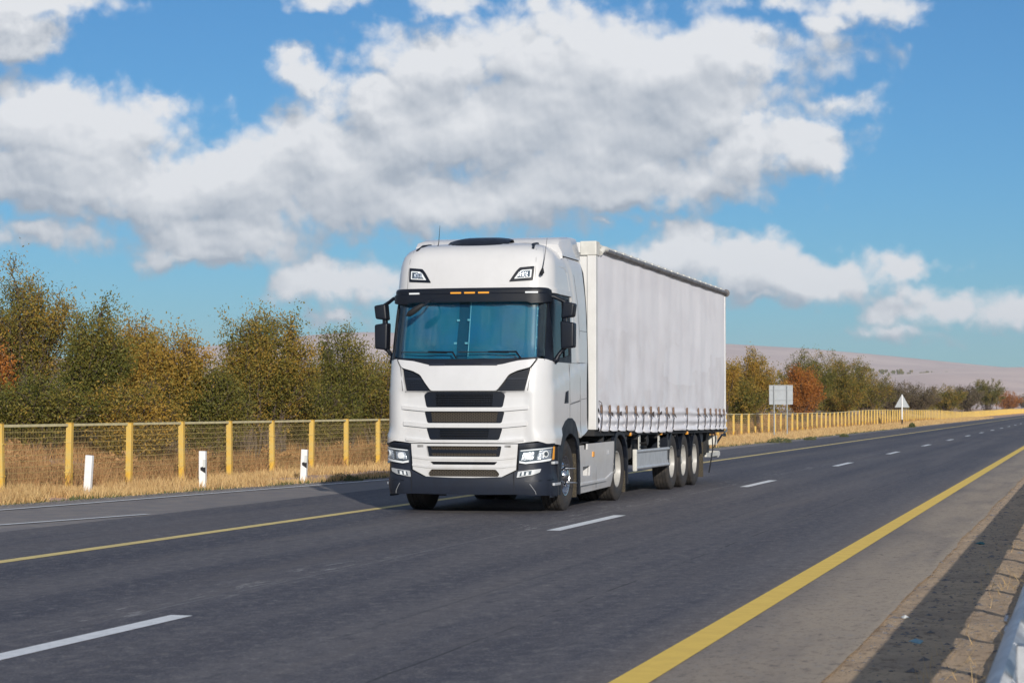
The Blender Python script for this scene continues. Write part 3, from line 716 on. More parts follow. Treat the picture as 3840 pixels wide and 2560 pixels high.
def scrap(px, py_, r, m, label, name='litter_scrap'):
    d = (py_-936)/4950; dist = H/d; x, y, _ = at(px, 936, dist)
    vs = [(0, 0, r*.5)]; n = 7
    vs += [(math.cos(2*PI*j/n)*r*random.uniform(.6, 1.2), math.sin(2*PI*j/n)*r*random.uniform(.5, 1), random.uniform(-.1, .25)*r) for j in range(n)]
    b = MB().add(vs+[(a, b_, c-.006) for a, b_, c in vs], [(0, 1+j, 1+(j+1) % n) for j in range(n)]+[(n+1, n+2+(j+1) % n, n+2+j) for j in range(n)]+[(1+j, n+2+j, n+2+(j+1) % n, 1+(j+1) % n) for j in range(n)])
    o = b.build(name, m, None, (x, y, dirt_z(x, y)+.01)); return tag(o, label, 'litter')
scrap(2250, 1246, .06, 'tealrag', 'crumpled dark teal scrap lying in the guardrail shadow')
scrap(2101, 1470, .05, 'paleblue', 'pale blue plastic scrap lowest in the guardrail shadow')
scrap(2076, 1413, .035, 'palewhite', 'whitish litter scrap at the shadow edge above the pale blue one')
scrap(2231, 1198, .03, 'palewhite', 'tiny white litter bit on sunlit dirt above the teal scrap')

# ================================================================ YELLOW FENCE
fence = empty('yellow_fence', (-17.8, 33, 0), 0, 'long yellow post fence with pale top rail and wire mesh before the trees', 'fence')
post_me = MB().box(-.055, .055, -.05, .05, -.2, 1.26).box(-.062, .062, -.057, .057, 1.26, 1.275).mesh('post', bevel=.008, seg=1)
post_me2 = MB().box(-.055, -.035, -.05, .05, -.2, 1.26).box(-.035, .055, -.05, -.03, -.2, 1.26).box(.035, .055, -.03, .05, -.2, 1.26).mesh('post')
post_me.materials.append(M['yellow'])
rail_me = MB().box(-.02, .02, .06, 2.44, 1.215, 1.262).mesh('rail', bevel=.004, seg=1); rail_me.materials.append(M['yellowpale'])
def wires(nv, r):
    mb = MB()
    for k in range(11):
        z = .13+k*.10; mb.tube([(-.03, .05, z), (-.03+.01*math.sin(k), 1.25, z-.008), (-.03, 2.45, z)], r, 3, False)
    for k in range(nv):
        y = .1+k*2.3/(nv-1); mb.tube([(-.035, y, .12), (-.035, y, 1.2)], r*.3, 3, False)
    me = mb.mesh('wire_mesh'); me.materials.append(M['wire']); return me
wm_near = wires(40, .0048); wm_far = wires(12, .008)
band_me = MB().box(-.062, .062, -.058, .058, 0, .022).mesh('clamp_band'); band_me.materials.append(M['yellow'])
fy = 0.0
def fence_dip(y): return 1.0*(-.05*sm(90, 130, y)+.0)+.08*mnoise.noise(Vector((0, y*.02, 0)))*sm(120, 200, y)+.16*sm(150, 185, y)+(-.35*sm(215, 320, y))+.25*sm(330, 520, y)
for k in range(-8, 248):
    y = 2.5*k+.0
    dz = fence_dip(33+y)+random.uniform(-.012, .012)
    link('post', post_me, fence, (random.uniform(-.01, .01), y, dz), (random.uniform(-.02, .02), random.uniform(-.02, .02), random.uniform(-.05, .05)))
    if k < 20:
        for zz in (.37, .91): link('clamp_band', band_me, fence, (0, y, dz+zz))
    d1 = fence_dip(33+y+2.5); ang = math.atan2(d1-fence_dip(33+y), 2.5)
    link('rail', rail_me, fence, (0, y, fence_dip(33+y)), (ang, 0, 0))
    link('wire_mesh', wm_near if k < 12 else wm_far, fence, (0, y, fence_dip(33+y)), (ang, 0, 0))

# ================================================================ DELINEATOR POSTS AND SIGNS
def delineator(x, y, lean, marks, label, h=.72):
    r = empty('marker_post', (x, y, 0), 0, label, 'marker post', 'white marker posts along the verge')
    r.rotation_euler = (0, lean, 0)
    poly = [(-.065, -.1), (.065, -.1), (.065, h), (-.065, h+.004)]
    MB().prism_y(poly, -.045, .045).build('body', 'postwhite', r, bevel=.012, seg=2)
    if marks:
        MB().prism_y([(-.03, .36), (.067, .30), (.067, .44), (-.03, .41)], -.048, -.02).build('reflector_band', 'black', r)
        MB().box(.02, .072, -.052, .0, .41, .56).build('reflector', 'palewhite', r, bevel=.004)
delineator(-16.94, 34.5, .06, False, 'plain white marker post leftmost on the verge')
delineator(-16.44, 38.4, .0, True, 'middle white marker post with small black band')
delineator(-15.85, 42.3, .04, True, 'white marker post nearest the truck beside a yellow fence post', .68)
sg = empty('road_sign', (-15.94, 114.45, 0), 0, 'back of a grey rectangular road sign on two grey posts', 'road sign')
for dx in (-.33, .36): MB().tube([(dx, 0, -.1), (dx, 0, 2.72)], .035, 8).build('post', 'signpost', sg, smooth=40)
MB().box(-.60, .66, .045, .065, 1.72, 2.75).build('board', 'signback', sg, bevel=.006)
MB().box(-.60, .66, .03, .045, 1.72, 1.76).box(-.60, .66, .03, .045, 2.70, 2.75).build('frame', 'signback', sg)
MB().box(-.60, .66, .015, .03, 1.95, 1.99).box(-.60, .66, .015, .03, 2.48, 2.52).build('bracket', 'signback', sg)
tg = empty('warning_sign', (-15.45, 185.2, 0), 0, 'back of a triangular road sign on a white pole with dark foot', 'road sign')
MB().prism_y([(-.62, 1.58), (.62, 1.58), (0, 2.72)], .05, .07).build('plate', 'signback', tg, bevel=.004)
MB().tube([(0, 0, .55), (0, 0, 2.62)], .055, 8).build('pole', 'postwhite', tg, smooth=40)
MB().tube([(0, 0, -.3), (0, 0, .55)], .057, 8).build('pole_foot', 'black', tg, smooth=40)

# ================================================================ GUARDRAIL
gr_ = empty('guardrail', (-.27, 9, 0), 0, 'galvanised crash barrier cut by the lower right corner of the photo', 'guardrail')
zc = .572
prof = [(-.155, .0), (-.148, -.018), (-.125, -.040), (-.09, -.062), (-.068, -.070), (-.05, -.066), (-.025, -.030), (0, -.012), (.025, -.030), (.05, -.066), (.068, -.070), (.09, -.062), (.125, -.040), (.148, -.018), (.155, .0)]
def wbeam(y0, y1, off):
    mb = MB(); pts = [(p[1]+off, zc+p[0]) for p in prof]; inn = [(p[1]+off+.005, zc+p[0]) for p in prof]
    ring = pts+inn[::-1]; return mb.prism_y(ring, y0, y1)
for k in range(-2, 9):
    y0 = -.05+4.0*k - (1.0 if False else 0)
    wbeam(y0, y0+4.3, -.004 if k % 2 else 0.0).build('beam', 'steel', gr_, smooth=50)
    for zz in (-.11, -.068, -.03, .03, .068, .11):
        MB().revolve_x([(0, 0.0), (0, .014), (.012, .011), (.016, 0.0)], y0+.1, zc+zz, 8, -1).build('bolt', 'chrome', gr_, (-.066, 0, 0), smooth=50)
        MB().revolve_x([(0, 0.0), (0, .014), (.012, .011), (.016, 0.0)], y0+.22, zc+zz, 8, -1).build('bolt', 'chrome', gr_, (-.066, 0, 0), smooth=50)
pm = MB().box(.075, .115, -.036, -.030, -.6, .70).box(.075, .115, .030, .036, -.6, .70).box(.075, .083, -.030, .030, -.6, .70).mesh('post'); pm.materials.append(M['steel'])
bk = MB().box(.002, .075, -.05, .05, .44, .69).mesh('spacer', bevel=.006); bk.materials.append(M['steel'])
for k in range(-8, 22):
    link('post', pm, gr_, (0, -4.72+1.9*k, 0)); link('spacer', bk, gr_, (0, -4.72+1.9*k, 0))
MB().box(-.17, .5, -20, 45, -.4, .13).build('kerb_beam', 'concrete', gr_, bevel=.02)

# ================================================================ THE TRUCK
TX, TY = -8.87, 30.3
tractor = empty('truck', (TX, TY, 0), 0, 'white high roof sleeper cab truck driving towards the camera with blue curtained windscreen', 'truck')
TR0 = (0, 3.3, 0)
trailer = empty('semi_trailer', (TX, TY+3.3, 0), 0, 'dirty grey white curtain side trailer coupled behind the white truck', 'trailer')

def interp(z, tab):
    return float(np.interp(z, [t[0] for t in tab], [t[1] for t in tab]))
YC = [(.2, .10), (.32, .03), (.5, .0), (1.0, .0), (1.8, .0), (2.0, .015), (2.2, .05), (2.35, .10), (3.1, .27), (3.3, .30), (3.5, .33), (3.7, .375), (3.82, .42), (3.90, .48), (3.96, .57), (4.0, .70), (4.03, .92)]
WH = [(.2, 1.22), (1.0, 1.25), (1.8, 1.25), (2.3, 1.245), (3.1, 1.225), (3.5, 1.205), (3.7, 1.19), (3.82, 1.155), (3.90, 1.10), (3.96, 1.02), (4.0, .92), (4.03, .72)]
RC, PH0 = .36, math.radians(8.5)
BUL = .068
def P(u, z):
    """point of the cab skin: u runs round the plan outline from the centre line, z is height"""
    w_, y0 = interp(z, WH), interp(z, YC)
    sgn = 1 if u >= 0 else -1; a = abs(u)
    xc = w_-RC*(1-math.sin(PH0)); arc = RC*(PI/2-PH0)
    if a <= xc: x, y = a, y0+BUL*(a/xc)**2
    elif a <= xc+arc:
        t = PH0+(a-xc)/RC; x, y = xc+RC*(math.sin(t)-math.sin(PH0)), y0+BUL+RC*(math.cos(PH0)-math.cos(t))
    else: x, y = w_, y0+BUL+RC*math.cos(PH0)+(a-xc-arc)
    return Vector((sgn*x, y, z))
def Ys(y, z):          # outline parameter for a side point at depth y
    w_, y0 = interp(z, WH), interp(z, YC)
    return (w_-RC*(1-math.sin(PH0)))+RC*(PI/2-PH0)+(y-(y0+BUL+RC*math.cos(PH0)))
def Nrm(u, z):
    e = .004; a = P(u+e, z)-P(u-e, z); b = P(u, z+e)-P(u, z-e); n = a.cross(b)
    if n.length < 1e-9: return Vector((0, -1, 0))
    n.normalize(); c = P(u, z)-Vector((0, 1.2, z)); 
    return n if n.dot(c) > 0 else -n
def inpoly(x, y, poly):
    c = False; j = len(poly)-1
    for i in range(len(poly)):
        xi, yi = poly[i]; xj, yj = poly[j]
        if (yi > y) != (yj > y) and x < (xj-xi)*(y-yi)/(yj-yi+1e-12)+xi: c = not c
        j = i
    return c
def dens_poly(poly, step):
    out = []
    for (a, b) in zip(poly, poly[1:]+poly[:1]):
        n = max(1, int(math.dist(a, b)/step))
        out += [(a[0]+(b[0]-a[0])*k/n, a[1]+(b[1]-a[1])*k/n) for k in range(n)]
    return out
def rounded(poly, r, seg=3):
    out = []; n = len(poly)
    for i in range(n):
        p, a, b = Vector(poly[i]), Vector(poly[i-1]), Vector(poly[(i+1) % n])
        d1, d2 = (a-p), (b-p); rr = min(r, d1.length*.45, d2.length*.45)
        q0, q1 = p+d1.normalized()*rr, p+d2.normalized()*rr
        for k in range(seg+1):
            t = k/seg; v = q0*(1-t)**2+p*2*t*(1-t)+q1*t*t; out.append((v.x, v.y))
    return out
def patch(name, m, outer, holes=(), off=0.0, thick=.03, parent=tractor, surf=None, step=.08, org=(0, 0, 0), smooth=45, relief=None, do=True):
    sf = surf or (lambda u, v: (P(u, v), Nrm(u, v)))
    polys = [dens_poly(list(outer), step)]+[dens_poly(list(h_), step) for h_ in holes]
    vs = []; es = []
    for pl in polys:
        o = len(vs); vs += [Vector(p) for p in pl]; es += [(o+i, o+(i+1) % len(pl)) for i in range(len(pl))]
    us = [p[0] for p in polys[0]]; zs = [p[1] for p in polys[0]]
    def near(x, y):
        for pl in polys:
            for p in pl:
                if abs(p[0]-x) < step*.35 and abs(p[1]-y) < step*.35: return True
        return False
    nx = int((max(us)-min(us))/step); nz_ = int((max(zs)-min(zs))/step)
    for i in range(nx+1):
        for j in range(nz_+1):
            x, y = min(us)+(i+.5)*step, min(zs)+(j+.5)*step
            if inpoly(x, y, polys[0]) and not any(inpoly(x, y, h_) for h_ in polys[1:]) and not near(x, y): vs.append(Vector((x, y)))
    v2, e2, f2_, *_ = delaunay_2d_cdt([v.to_2d() for v in vs], es, [], 0, 1e-5)
    fs = []
    for f_ in f2_:
        cx = sum(v2[i].x for i in f_)/len(f_); cy = sum(v2[i].y for i in f_)/len(f_)
        if inpoly(cx, cy, polys[0]) and not any(inpoly(cx, cy, h_) for h_ in polys[1:]):
            fs.append(tuple(f_))
    n = len(v2); V = []; B = []
    for q_ in v2:
        p, nn = sf(q_.x, q_.y); o_ = off+(relief(q_.x, q_.y) if relief else 0)
        V.append(p+nn*o_); B.append(p+nn*(o_-thick))
    ec = {}
    for f_ in fs:
        for a, b in zip(f_, f_[1:]+f_[:1]):
            k = (min(a, b), max(a, b)); ec.setdefault(k, []).append((a, b))
    side = [(x[0][1], x[0][0], x[0][0]+n, x[0][1]+n) for x in ec.values() if len(x) == 1]
    mb = MB(); mb.v = [tuple(Vector(p)-Vector(org)) for p in V+B]
    mb.f = fs+[tuple(i+n for i in f_[::-1]) for f_ in fs]+side
    if not do: return mb
    return mb.build(name, m, parent, smooth=smooth)
def mir(poly): return [(-x, z) for x, z in poly][::-1]

# --- outlines on the cab front (u, z) -----------------------------------------
hexg = lambda xt, xm, xb, zt, zm, zb: [(-xb, zb), (xb, zb), (xm, zm), (xt, zt), (-xt, zt), (-xm, zm)]
G_A = rounded([(-.585, 1.555), (.585, 1.555), (.625, 1.74), (.55, 1.79), (-.55, 1.79), (-.625, 1.74)], .03)
G_B = rounded([(-.57, 1.325), (.57, 1.325), (.615, 1.495), (-.615, 1.495)], .03)
G_C = rounded([(-.53, 1.08), (.53, 1.08), (.585, 1.255), (-.585, 1.255)], .03)
WING = [(.50, 1.785), (.905, 1.80), (.975, 2.125), (.80, 2.075), (.69, 2.02), (.60, 1.90)]
y_end = lambda z: float(np.interp(z, [1.1, 1.4, 2.6, 3.3, 3.8, 4.05], [2.56, 2.60, 2.60, 2.55, 2.47, 2.42]))
def side_pts(pairs): return [(Ys(y, z), z) for y, z in pairs]
arch = [(.20, 1.03), (.70, 1.00), (.78, 1.10), (.90, 1.24), (1.08, 1.34), (1.30, 1.385), (1.52, 1.385), (1.72, 1.33), (1.88, 1.22), (2.0, 1.09), (2.56, 1.20)]
right_low = side_pts(arch)
# lower body: from the bumper line to the belt line, with the grille openings cut out
belt = [(2.575, 2.24), (1.45, 2.24), (.34, 2.24)]
BZ = 2.245
lower_out = [(0, 1.035), (.83, 1.035), (1.1, 1.06)]+right_low+side_pts([(y_end(2.2), BZ)])+side_pts([(1.52, BZ), (.42, BZ-.01)])+[(1.20, 2.255), (1.075, 2.275), (1.0, 2.13), (.985, 2.12)]
# left mirrored
half = lower_out
cutH = [(.985, 2.125), (.80, 2.082), (.685, 2.025), (.595, 1.90), (.51, 1.79)]       # upper edge of the wing grille, the lid edge
low_right = [(0, 1.035), (.83, 1.035), (1.1, 1.065)]+right_low+side_pts([(y_end(2.2), BZ), (1.52, BZ), (.42, BZ-.01)])+[(1.22, 2.262), (1.085, 2.272), (.992, 2.13), (.91, 1.798), (.52, 1.792), (0, 1.792)]
low_outer = low_right+[(-u, z) for u, z in low_right[::-1] if u > 0]
def crease(u, z):     # shoulder crease that runs along the flank and a rolled lower edge
    a = abs(u); r = 0.0
    zl = 1.86+.19*max(0, a-1.4); r += .016*(1-sm(zl-.012, zl+.012, z))*sm(1.25, 1.45, a)
    r += .03*(1-sm(1.14, 1.24, z))*(1-.0*a)*sm(1.0, 1.2, a)
    r -= .028*sm(.995, .965, a)*sm(1.03, 1.05, z)*(1-sm(1.775, 1.79, z))
    return r
body = patch('body', 'white', low_outer, [G_A, G_B, G_C], 0, .05, step=.06, relief=crease)
# lid above the grille
lid = [(-.50, 1.800), (.50, 1.800), (.585, 1.905), (.678, 2.035), (.80, 2.092), (.975, 2.138), (1.065, 2.262), (.80, 2.235), (.58, 2.185), (.44, 2.165), (-.44, 2.165), (-.58, 2.185), (-.80, 2.235), (-1.065, 2.262), (-.975, 2.138), (-.80, 2.092), (-.678, 2.035), (-.585, 1.905)]
patch('front_lid', 'white', rounded(lid, .03), [], .012, .04, step=.06)
# white bars between the grilles
for zt, zb, xi, xo, xt in ((1.555, 1.495, .60, .965, .0), (1.325, 1.255, .60, .94, 0), (1.08, 1.035, .57, .90, 0)):
    bar = [(-xo, zb-.045), (-xi-.03, zb-.004), (xi+.03, zb-.004), (xo, zb-.045), (xo, zb+.0), (xi+.02, zt+.004), (-xi-.02, zt+.004), (-xo, zb+.0)]
    bar = [(-xo, zb+.035), (-xi, zb+.004), (xi, zb+.004), (xo, zb+.035), (xo, zt+.028), (xi, zt-.004), (-xi, zt-.004), (-xo, zt+.028)]
    patch('grille_bar', 'white', bar, [], .006, .035, step=.08)
# --- upper body ---------------------------------------------------------------
up_right = [(0, 3.30), (.9, 3.30)]+side_pts([(.42, 3.28), (1.10, 3.24), (1.54, 3.25)])+side_pts([(1.60, 2.30), (1.56, 2.24), (1.60, BZ), (y_end(2.3), BZ), (2.60, 2.7), (2.55, 3.3), (2.47, 3.8), (2.44, 3.9)])
topu = []
for zz, yy in ((3.93, 2.44), (3.97, 2.44)): topu.append((Ys(yy, zz), zz))
up_right = up_right[:-1]
top_edge = [(Ys(y_end(3.85), 3.86), 3.86), (Ys(1.4, 3.88), 3.88), (Ys(.8, 3.90), 3.90), (.9, 4.0), (.5, 4.025), (0, 4.03)]
up_outer = up_right+top_edge+[(-u, z) for u, z in (up_right+top_edge)[::-1] if u > 0]
def crease_up(u, z):
    a = abs(u); y = 0
    r = -.012*sm(.90, .93, a)*sm(1.05, 1.02, a)*0
    # shallow panel edge over the side deflector
    if a > 1.45:
        e = Ys(float(np.interp(z, [2.2, 3.0, 3.6, 3.9], [1.98, 1.92, 1.72, 1.35])), z)
        r += .018*sm(e-.03, e+.01, a)
    return r
patch('roof_shell', 'white', up_outer, [], 0, .05, step=.07, relief=crease_up)
# roof lid closing the top and the raised rear deflector
def skin_top(x, y):
    ax = abs(x)
    for z in np.arange(4.03, 3.4, -.006):
        w_, y0 = interp(z, WH), interp(z, YC); xc = w_-RC*(1-math.sin(PH0))
        if ax >= w_: continue
        yy = y0+BUL*(ax/max(xc, .01))**2 if ax <= xc else y0+BUL+RC*(math.cos(PH0)-math.sqrt(max(0, 1-min(1, (ax-xc)/RC+math.sin(PH0))**2)))
        if yy <= y: return float(z)
    return 3.4
def roof_z(x, y): return skin_top(x, y)-.004+.05*sm(.95, 2.2, y)*sm(1.08, .8, abs(x))
xs_ = np.linspace(-1.12, 1.12, 57); ys_ = np.concatenate([np.linspace(.52, 1.3, 27), [1.5, 1.8, 2.1, 2.42]])
mb = MB(); 
for y in ys_:
    for x in xs_:
        mb.v.append((x, y, roof_z(x, y)))
n = len(xs_); mb.f = [(i*n+j, i*n+j+1, (i+1)*n+j+1, (i+1)*n+j) for i in range(len(ys_)-1) for j in range(n-1)]
mb.build('roof_panel', 'white', tractor, smooth=60)
# rear roof deflector: a separate moulding behind a dark joint
def defl(x, t):
    w_ = 1.10
    return None
mb = MB(); prof_d = [(1.27, 3.80), (1.26, 4.02), (1.34, 4.09), (1.6, 4.14), (2.0, 4.18), (2.42, 4.20), (2.44, 3.86)]
xs2 = np.concatenate([[-1.19, -1.187], np.linspace(-1.18, 1.18, 41), [1.187, 1.19]])
for (y, z) in prof_d:
    for x in xs2:
        k = max(0, 1-(max(0, abs(x)-1.02)/.17)**5); mb.v.append((x, y, 3.84+(z-3.84)*k if z > 3.85 else z))
n = len(xs2); mb.f = [(i*n+j, i*n+j+1, (i+1)*n+j+1, (i+1)*n+j) for i in range(len(prof_d)-1) for j in range(n-1)]
mb.build('roof_deflector', 'white', tractor, smooth=50)
mb = MB().tube([(x, 1.25+.10*abs(x)**6, roof_z(x, 1.25)+.004) for x in np.linspace(-1.08, 1.08, 19)], .008, 5)
mb.tube([(1.115, 1.30, 3.875), (1.14, 1.7, 3.868), (1.145, 2.42, 3.865)], .006, 5)
mb.build('roof_seal', 'seam', tractor)
# tinted roof hatch visor
mb = MB(); k = 12
for y, z, wf in ((.60, 3.955, .46), (.68, 4.01, .48), (.85, 4.085, .47), (1.1, 4.125, .45), (1.3, 4.08, .42)):
    for j in range(k+1):
        t = -1+2*j/k; mb.v.append((t*wf, y+.06*t*t, z-.035*abs(t)**4))
mb.f = [(i*(k+1)+j, i*(k+1)+j+1, (i+1)*(k+1)+j+1, (i+1)*(k+1)+j) for i in range(4) for j in range(k)]
mb.build('roof_hatch_visor', 'plastic', tractor, smooth=50)
for sx in (-1, 1):
    MB().tube([(sx*.90, .60, 3.90), (sx*.86, .78, 3.975), (sx*.84, 1.1, 4.01)], [.022, .03, .03], 6).build('roof_rail_cap', 'plastic', tractor, smooth=50)
# black joint between cab and trailer
for sx in (-1, 1):
    mb = MB(); pts = [(y_end(z), z) for z in np.linspace(1.21, 3.86, 14)]
    poly = [(y+.012, z) for y, z in pts]+[(y+.085, z) for y, z in pts[::-1]]
    vs = []
    for (y, z) in poly: vs.append((interp(z, WH)*sx+.012*sx, y, z))
    vi = [(x-sx*.05, y, z) for x, y, z in vs]; n = len(vs)
    mb.add(vs+vi, [(i, i+1, n-2-i, n-1-i) for i in range(n//2-1)]+[(n+i, n+i+1, 2*n-2-i, 2*n-1-i) for i in range(n//2-1)]+[(i, (i+1) % n, n+(i+1) % n, n+i) for i in range(n)])
    mb.build('side_seal', 'black', tractor)
    MB().box(sx*1.2-.01, sx*1.2+.05*sx if sx > 0 else sx*1.2+.01, 2.60, 2.68, 2.715, 2.74) 
# cab back wall and dark inner box
MB().box(-1.15, 1.15, 2.15, 2.2, .95, 3.9).build('rear_wall', 'white_dirty', tractor)
MB().box(-1.12, 1.12, .55, 2.1, 1.0, 2.15).build('cab_floor', 'interior', tractor)
MB().box(-1.14, 1.14, 1.0, 1.05, 2.15, 3.3).build('inner_wall', 'interior', tractor)
MB().box(-1.10, 1.10, .42, 1.0, 3.26, 3.30).build('headlining', 'interior', tractor)
# --- windscreen, pillars, side windows ------------------------------------------
glass = [(-1.20, 2.31), (-1.10, 2.30), (-.6, 2.245), (0, 2.235), (.6, 2.245), (1.10, 2.30), (1.20, 2.31), (1.20, 3.2), (-1.20, 3.2)]
ws = patch('windscreen', 'glass', glass, [], -.012, .006, step=.1)
for sx in (-1, 1):
    pil = [(1.20, 2.24), (1.20, 3.24)]+side_pts([(.46, 3.24), (.46, 2.24)])
    pil = [(a*sx, b) for a, b in pil]
    if sx > 0: pil = pil[::-1]
    patch('pillar', 'plastic', pil, [], .0, .05, step=.08)
    win = [(sx*a, b) for a, b in side_pts([(.47, 2.27), (1.16, 2.30), (1.16, 3.20), (.47, 3.19)])]
    patch('side_window', 'sideglass', win, [], -.012, .01, step=.12)
    win = [(sx*a, b) for a, b in side_pts([(1.20, 2.30), (1.54, 2.34), (1.52, 3.2), (1.20, 3.2)])]
    patch('rear_quarter_window', 'sideglass', win, [], -.012, .01, step=.12)
    fr_ = [(sx*a, b) for a, b in side_pts([(.44, 2.225), (1.60, 2.225), (1.56, 3.26), (.44, 3.26)])]
    h1 = [(sx*a, b) for a, b in side_pts([(.48, 2.285), (1.15, 2.305), (1.15, 3.185), (.48, 3.175)])]
    h2 = [(sx*a, b) for a, b in side_pts([(1.20, 2.31), (1.52, 2.345), (1.50, 3.185), (1.20, 3.185)])]
    patch('window_frame', 'plastic', fr_, [h1, h2], .002, .02, step=.12)
    MB().box(sx*1.08, sx*1.10, .45, 1.6, 2.2, 3.25).build('dark_lining', 'interior', tractor) if False else None
# cowl under the windscreen
cowl = [(-1.10, 2.29), (-1.08, 2.262), (-.82, 2.235), (-.58, 2.18), (-.44, 2.16), (.44, 2.16), (.58, 2.18), (.82, 2.235), (1.08, 2.262), (1.10, 2.29), (.6, 2.27), (0, 2.262), (-.6, 2.27)]
patch('cowl', 'plastic', cowl, [], .004, .06, step=.08)
for x in (-.42, .38):
    patch('cowl_step', 'plastic2', [(x-.12, 2.165), (x+.12, 2.165), (x+.12, 2.195), (x-.12, 2.195)], [], .02, .03)
# curtains behind the glass, folded
def curt(name, u0, u1, seed):
    R_ = np.random.default_rng(seed); nu, nz_ = 40, 24; mb = MB()
    for j in range(nz_+1):
        for i in range(nu+1):
            u = u0+(u1-u0)*i/nu; z = 2.30+(3.20-2.30)*j/nz_
            p = P(u, z); n_ = Nrm(u, z)
            d = .10+.012*math.sin(u*9+z*3+seed)+.02*mnoise.noise(Vector((u*2.2+z*2.0, z*2.6-u*1.0, seed)))+.006*mnoise.noise(Vector((u*9, z*9, seed)))
            mb.v.append(tuple(p-n_*d))
    mb.f = [(j*(nu+1)+i, j*(nu+1)+i+1, (j+1)*(nu+1)+i+1, (j+1)*(nu+1)+i) for j in range(nz_) for i in range(nu)]
    return mb.build(name, 'cabcurtain', tractor, smooth=80)
curt('cab_curtain', -1.15, -.17, 1); curt('cab_curtain', 0.0, 1.10, 2)
M['curtainband'] = mat('dark_teal_band', (.022, .085, .13), .8)
o = None
mb = MB(); 
for j in range(7):
    z = 2.30+.9*j/6
    for u in (-.20, .02): mb.v.append(tuple(P(u, z)-Nrm(u, z)*.135))
mb.f = [(2*j, 2*j+1, 2*j+3, 2*j+2) for j in range(6)]; mb.build('curtain_gap_panel', 'curtainband', tractor)
for u, z in ((-.165, 2.86), (.0, 2.865), (-.19, 2.52), (-.02, 2.52)):
    mb = MB(); p = P(u, z)-Nrm(u, z)*.085; mb.box(p.x-.022, p.x+.022, p.y-.004, p.y+.004, p.z-.014, p.z+.014); mb.build('curtain_clip', 'lens_white', tractor)
for z in (2.44, 2.6, 2.78, 2.92, 3.02):
    p = P(1.07, z)-Nrm(1.07, z)*.08; MB().box(p.x-.008, p.x+.008, p.y-.004, p.y+.004, p.z-.01, p.z+.01).build('curtain_clip', 'lens_white', tractor)
MB().tube([tuple(P(.02, z)-Nrm(.02, z)*.085) for z in np.linspace(2.33, 3.15, 8)], .006, 5).build('curtain_hem', 'lens_white', tractor)
MB().tube([tuple(P(1.06, z)-Nrm(1.06, z)*.085) for z in np.linspace(2.33, 3.15, 8)], .005, 5).build('curtain_hem', 'lens_white', tractor)
MB().box(-1.0, 1.05, .30, .60, 2.10, 2.30).build('dashboard', 'interior', tractor, bevel=.02)
# wipers
def wiper(name, a, b, c):
    f_ = lambda u, z, d=.03: tuple(P(u, z)+Nrm(u, z)*d)
    r = MB().tube([f_(*a), f_((a[0]+b[0])/2, (a[1]+b[1])/2+.004), f_(*b)], .008, 5).build('wiper', 'black', tractor)
    MB().tube([f_((a[0]*.4+b[0]*.6), a[1]+.002, .045), f_(b[0]+.02, b[1]+.01, .055), f_((b[0]+c[0])/2+.02, b[1]+.005, .06), f_(*c, .04)], [.008, .012, .016, .014], 6).build('arm', 'plastic', r, smooth=50)
wiper('w', (-1.0, 2.365), (-.27, 2.345), (-.12, 2.265)); wiper('w', (-.10, 2.36), (.66, 2.345), (.84, 2.262))
# --- sun visor ---------------------------------------------------------------
def vis_surf(u, v):   # v: 0 bottom .. 1 top
    z = 3.075+v*.235; p = P(u, 3.15); n_ = Nrm(u, 3.15)
    return Vector((p.x, p.y, z)), n_
UV = 1.27
vs_out = [(-UV, .20), (-1.1, .02), (-.94, -.02), (-.88, .08), (-.75, .10), (.75, .10), (.88, .08), (.94, -.02), (1.1, .02), (UV, .20), (UV, .55), (UV-.02, .96), (1.2, 1.0), (-1.2, 1.0), (-UV+.02, .96), (-UV, .55)]
def vis_rel(u, v): return .022*sm(.62, .58, v)-.03*sm(.85, 1.0, v)-.05*sm(1.1, UV, abs(u))
visor = patch('sun_visor', 'plastic', vs_out, [], .075, .085, surf=vis_surf, step=.07, relief=vis_rel)
for u0, u1, m in ((-.90, -.74, 'lens_white'), (-.25, -.09, 'amber'), (-.04, .12, 'amber'), (.17, .33, 'amber'), (.86, 1.02, 'lens_white')):
    patch('marker_lamp', m, [(u0, .60), (u1, .60), (u1, .70), (u0, .70)], [], .097, .02, surf=vis_surf, step=.05, parent=visor)
# --- roof lamps ----------------------------------------------------------------
for sx in (-1, 1):
    fr_ = [(.60*sx, 3.405), (.955*sx, 3.425), (.965*sx, 3.635), (.75*sx, 3.615), (.70*sx, 3.56)]
    if sx < 0: fr_ = fr_[::-1]
    rl = patch('roof_lamp', 'plastic', rounded(fr_, .015), [], .012, .03, step=.05)
    inn = [(.675*sx, 3.445), (.925*sx, 3.462), (.93*sx, 3.585), (.79*sx, 3.575), (.745*sx, 3.545)]
    if sx < 0: inn = inn[::-1]
    patch('lens', 'lens_white', rounded(inn, .012), [], .018, .012, step=.05, parent=rl)
    i2 = [(.715*sx, 3.462), (.905*sx, 3.475), (.908*sx, 3.565), (.80*sx, 3.557)]
    if sx < 0: i2 = i2[::-1]
    patch('reflector', 'lampdark', i2, [], .021, .01, step=.05, parent=rl)
    for q_ in range(3):
        x = (.765+.045*q_)*sx; p = P(x, 3.515); MB().revolve_x([(0, .0), (0, .02), (.01, .022)], 0, 0, 8)
        patch('bulb', 'reflector', [(x-.016, 3.48), (x+.016, 3.482), (x+.018, 3.55), (x-.012, 3.548)], [], .026, .008, step=.05, parent=rl)
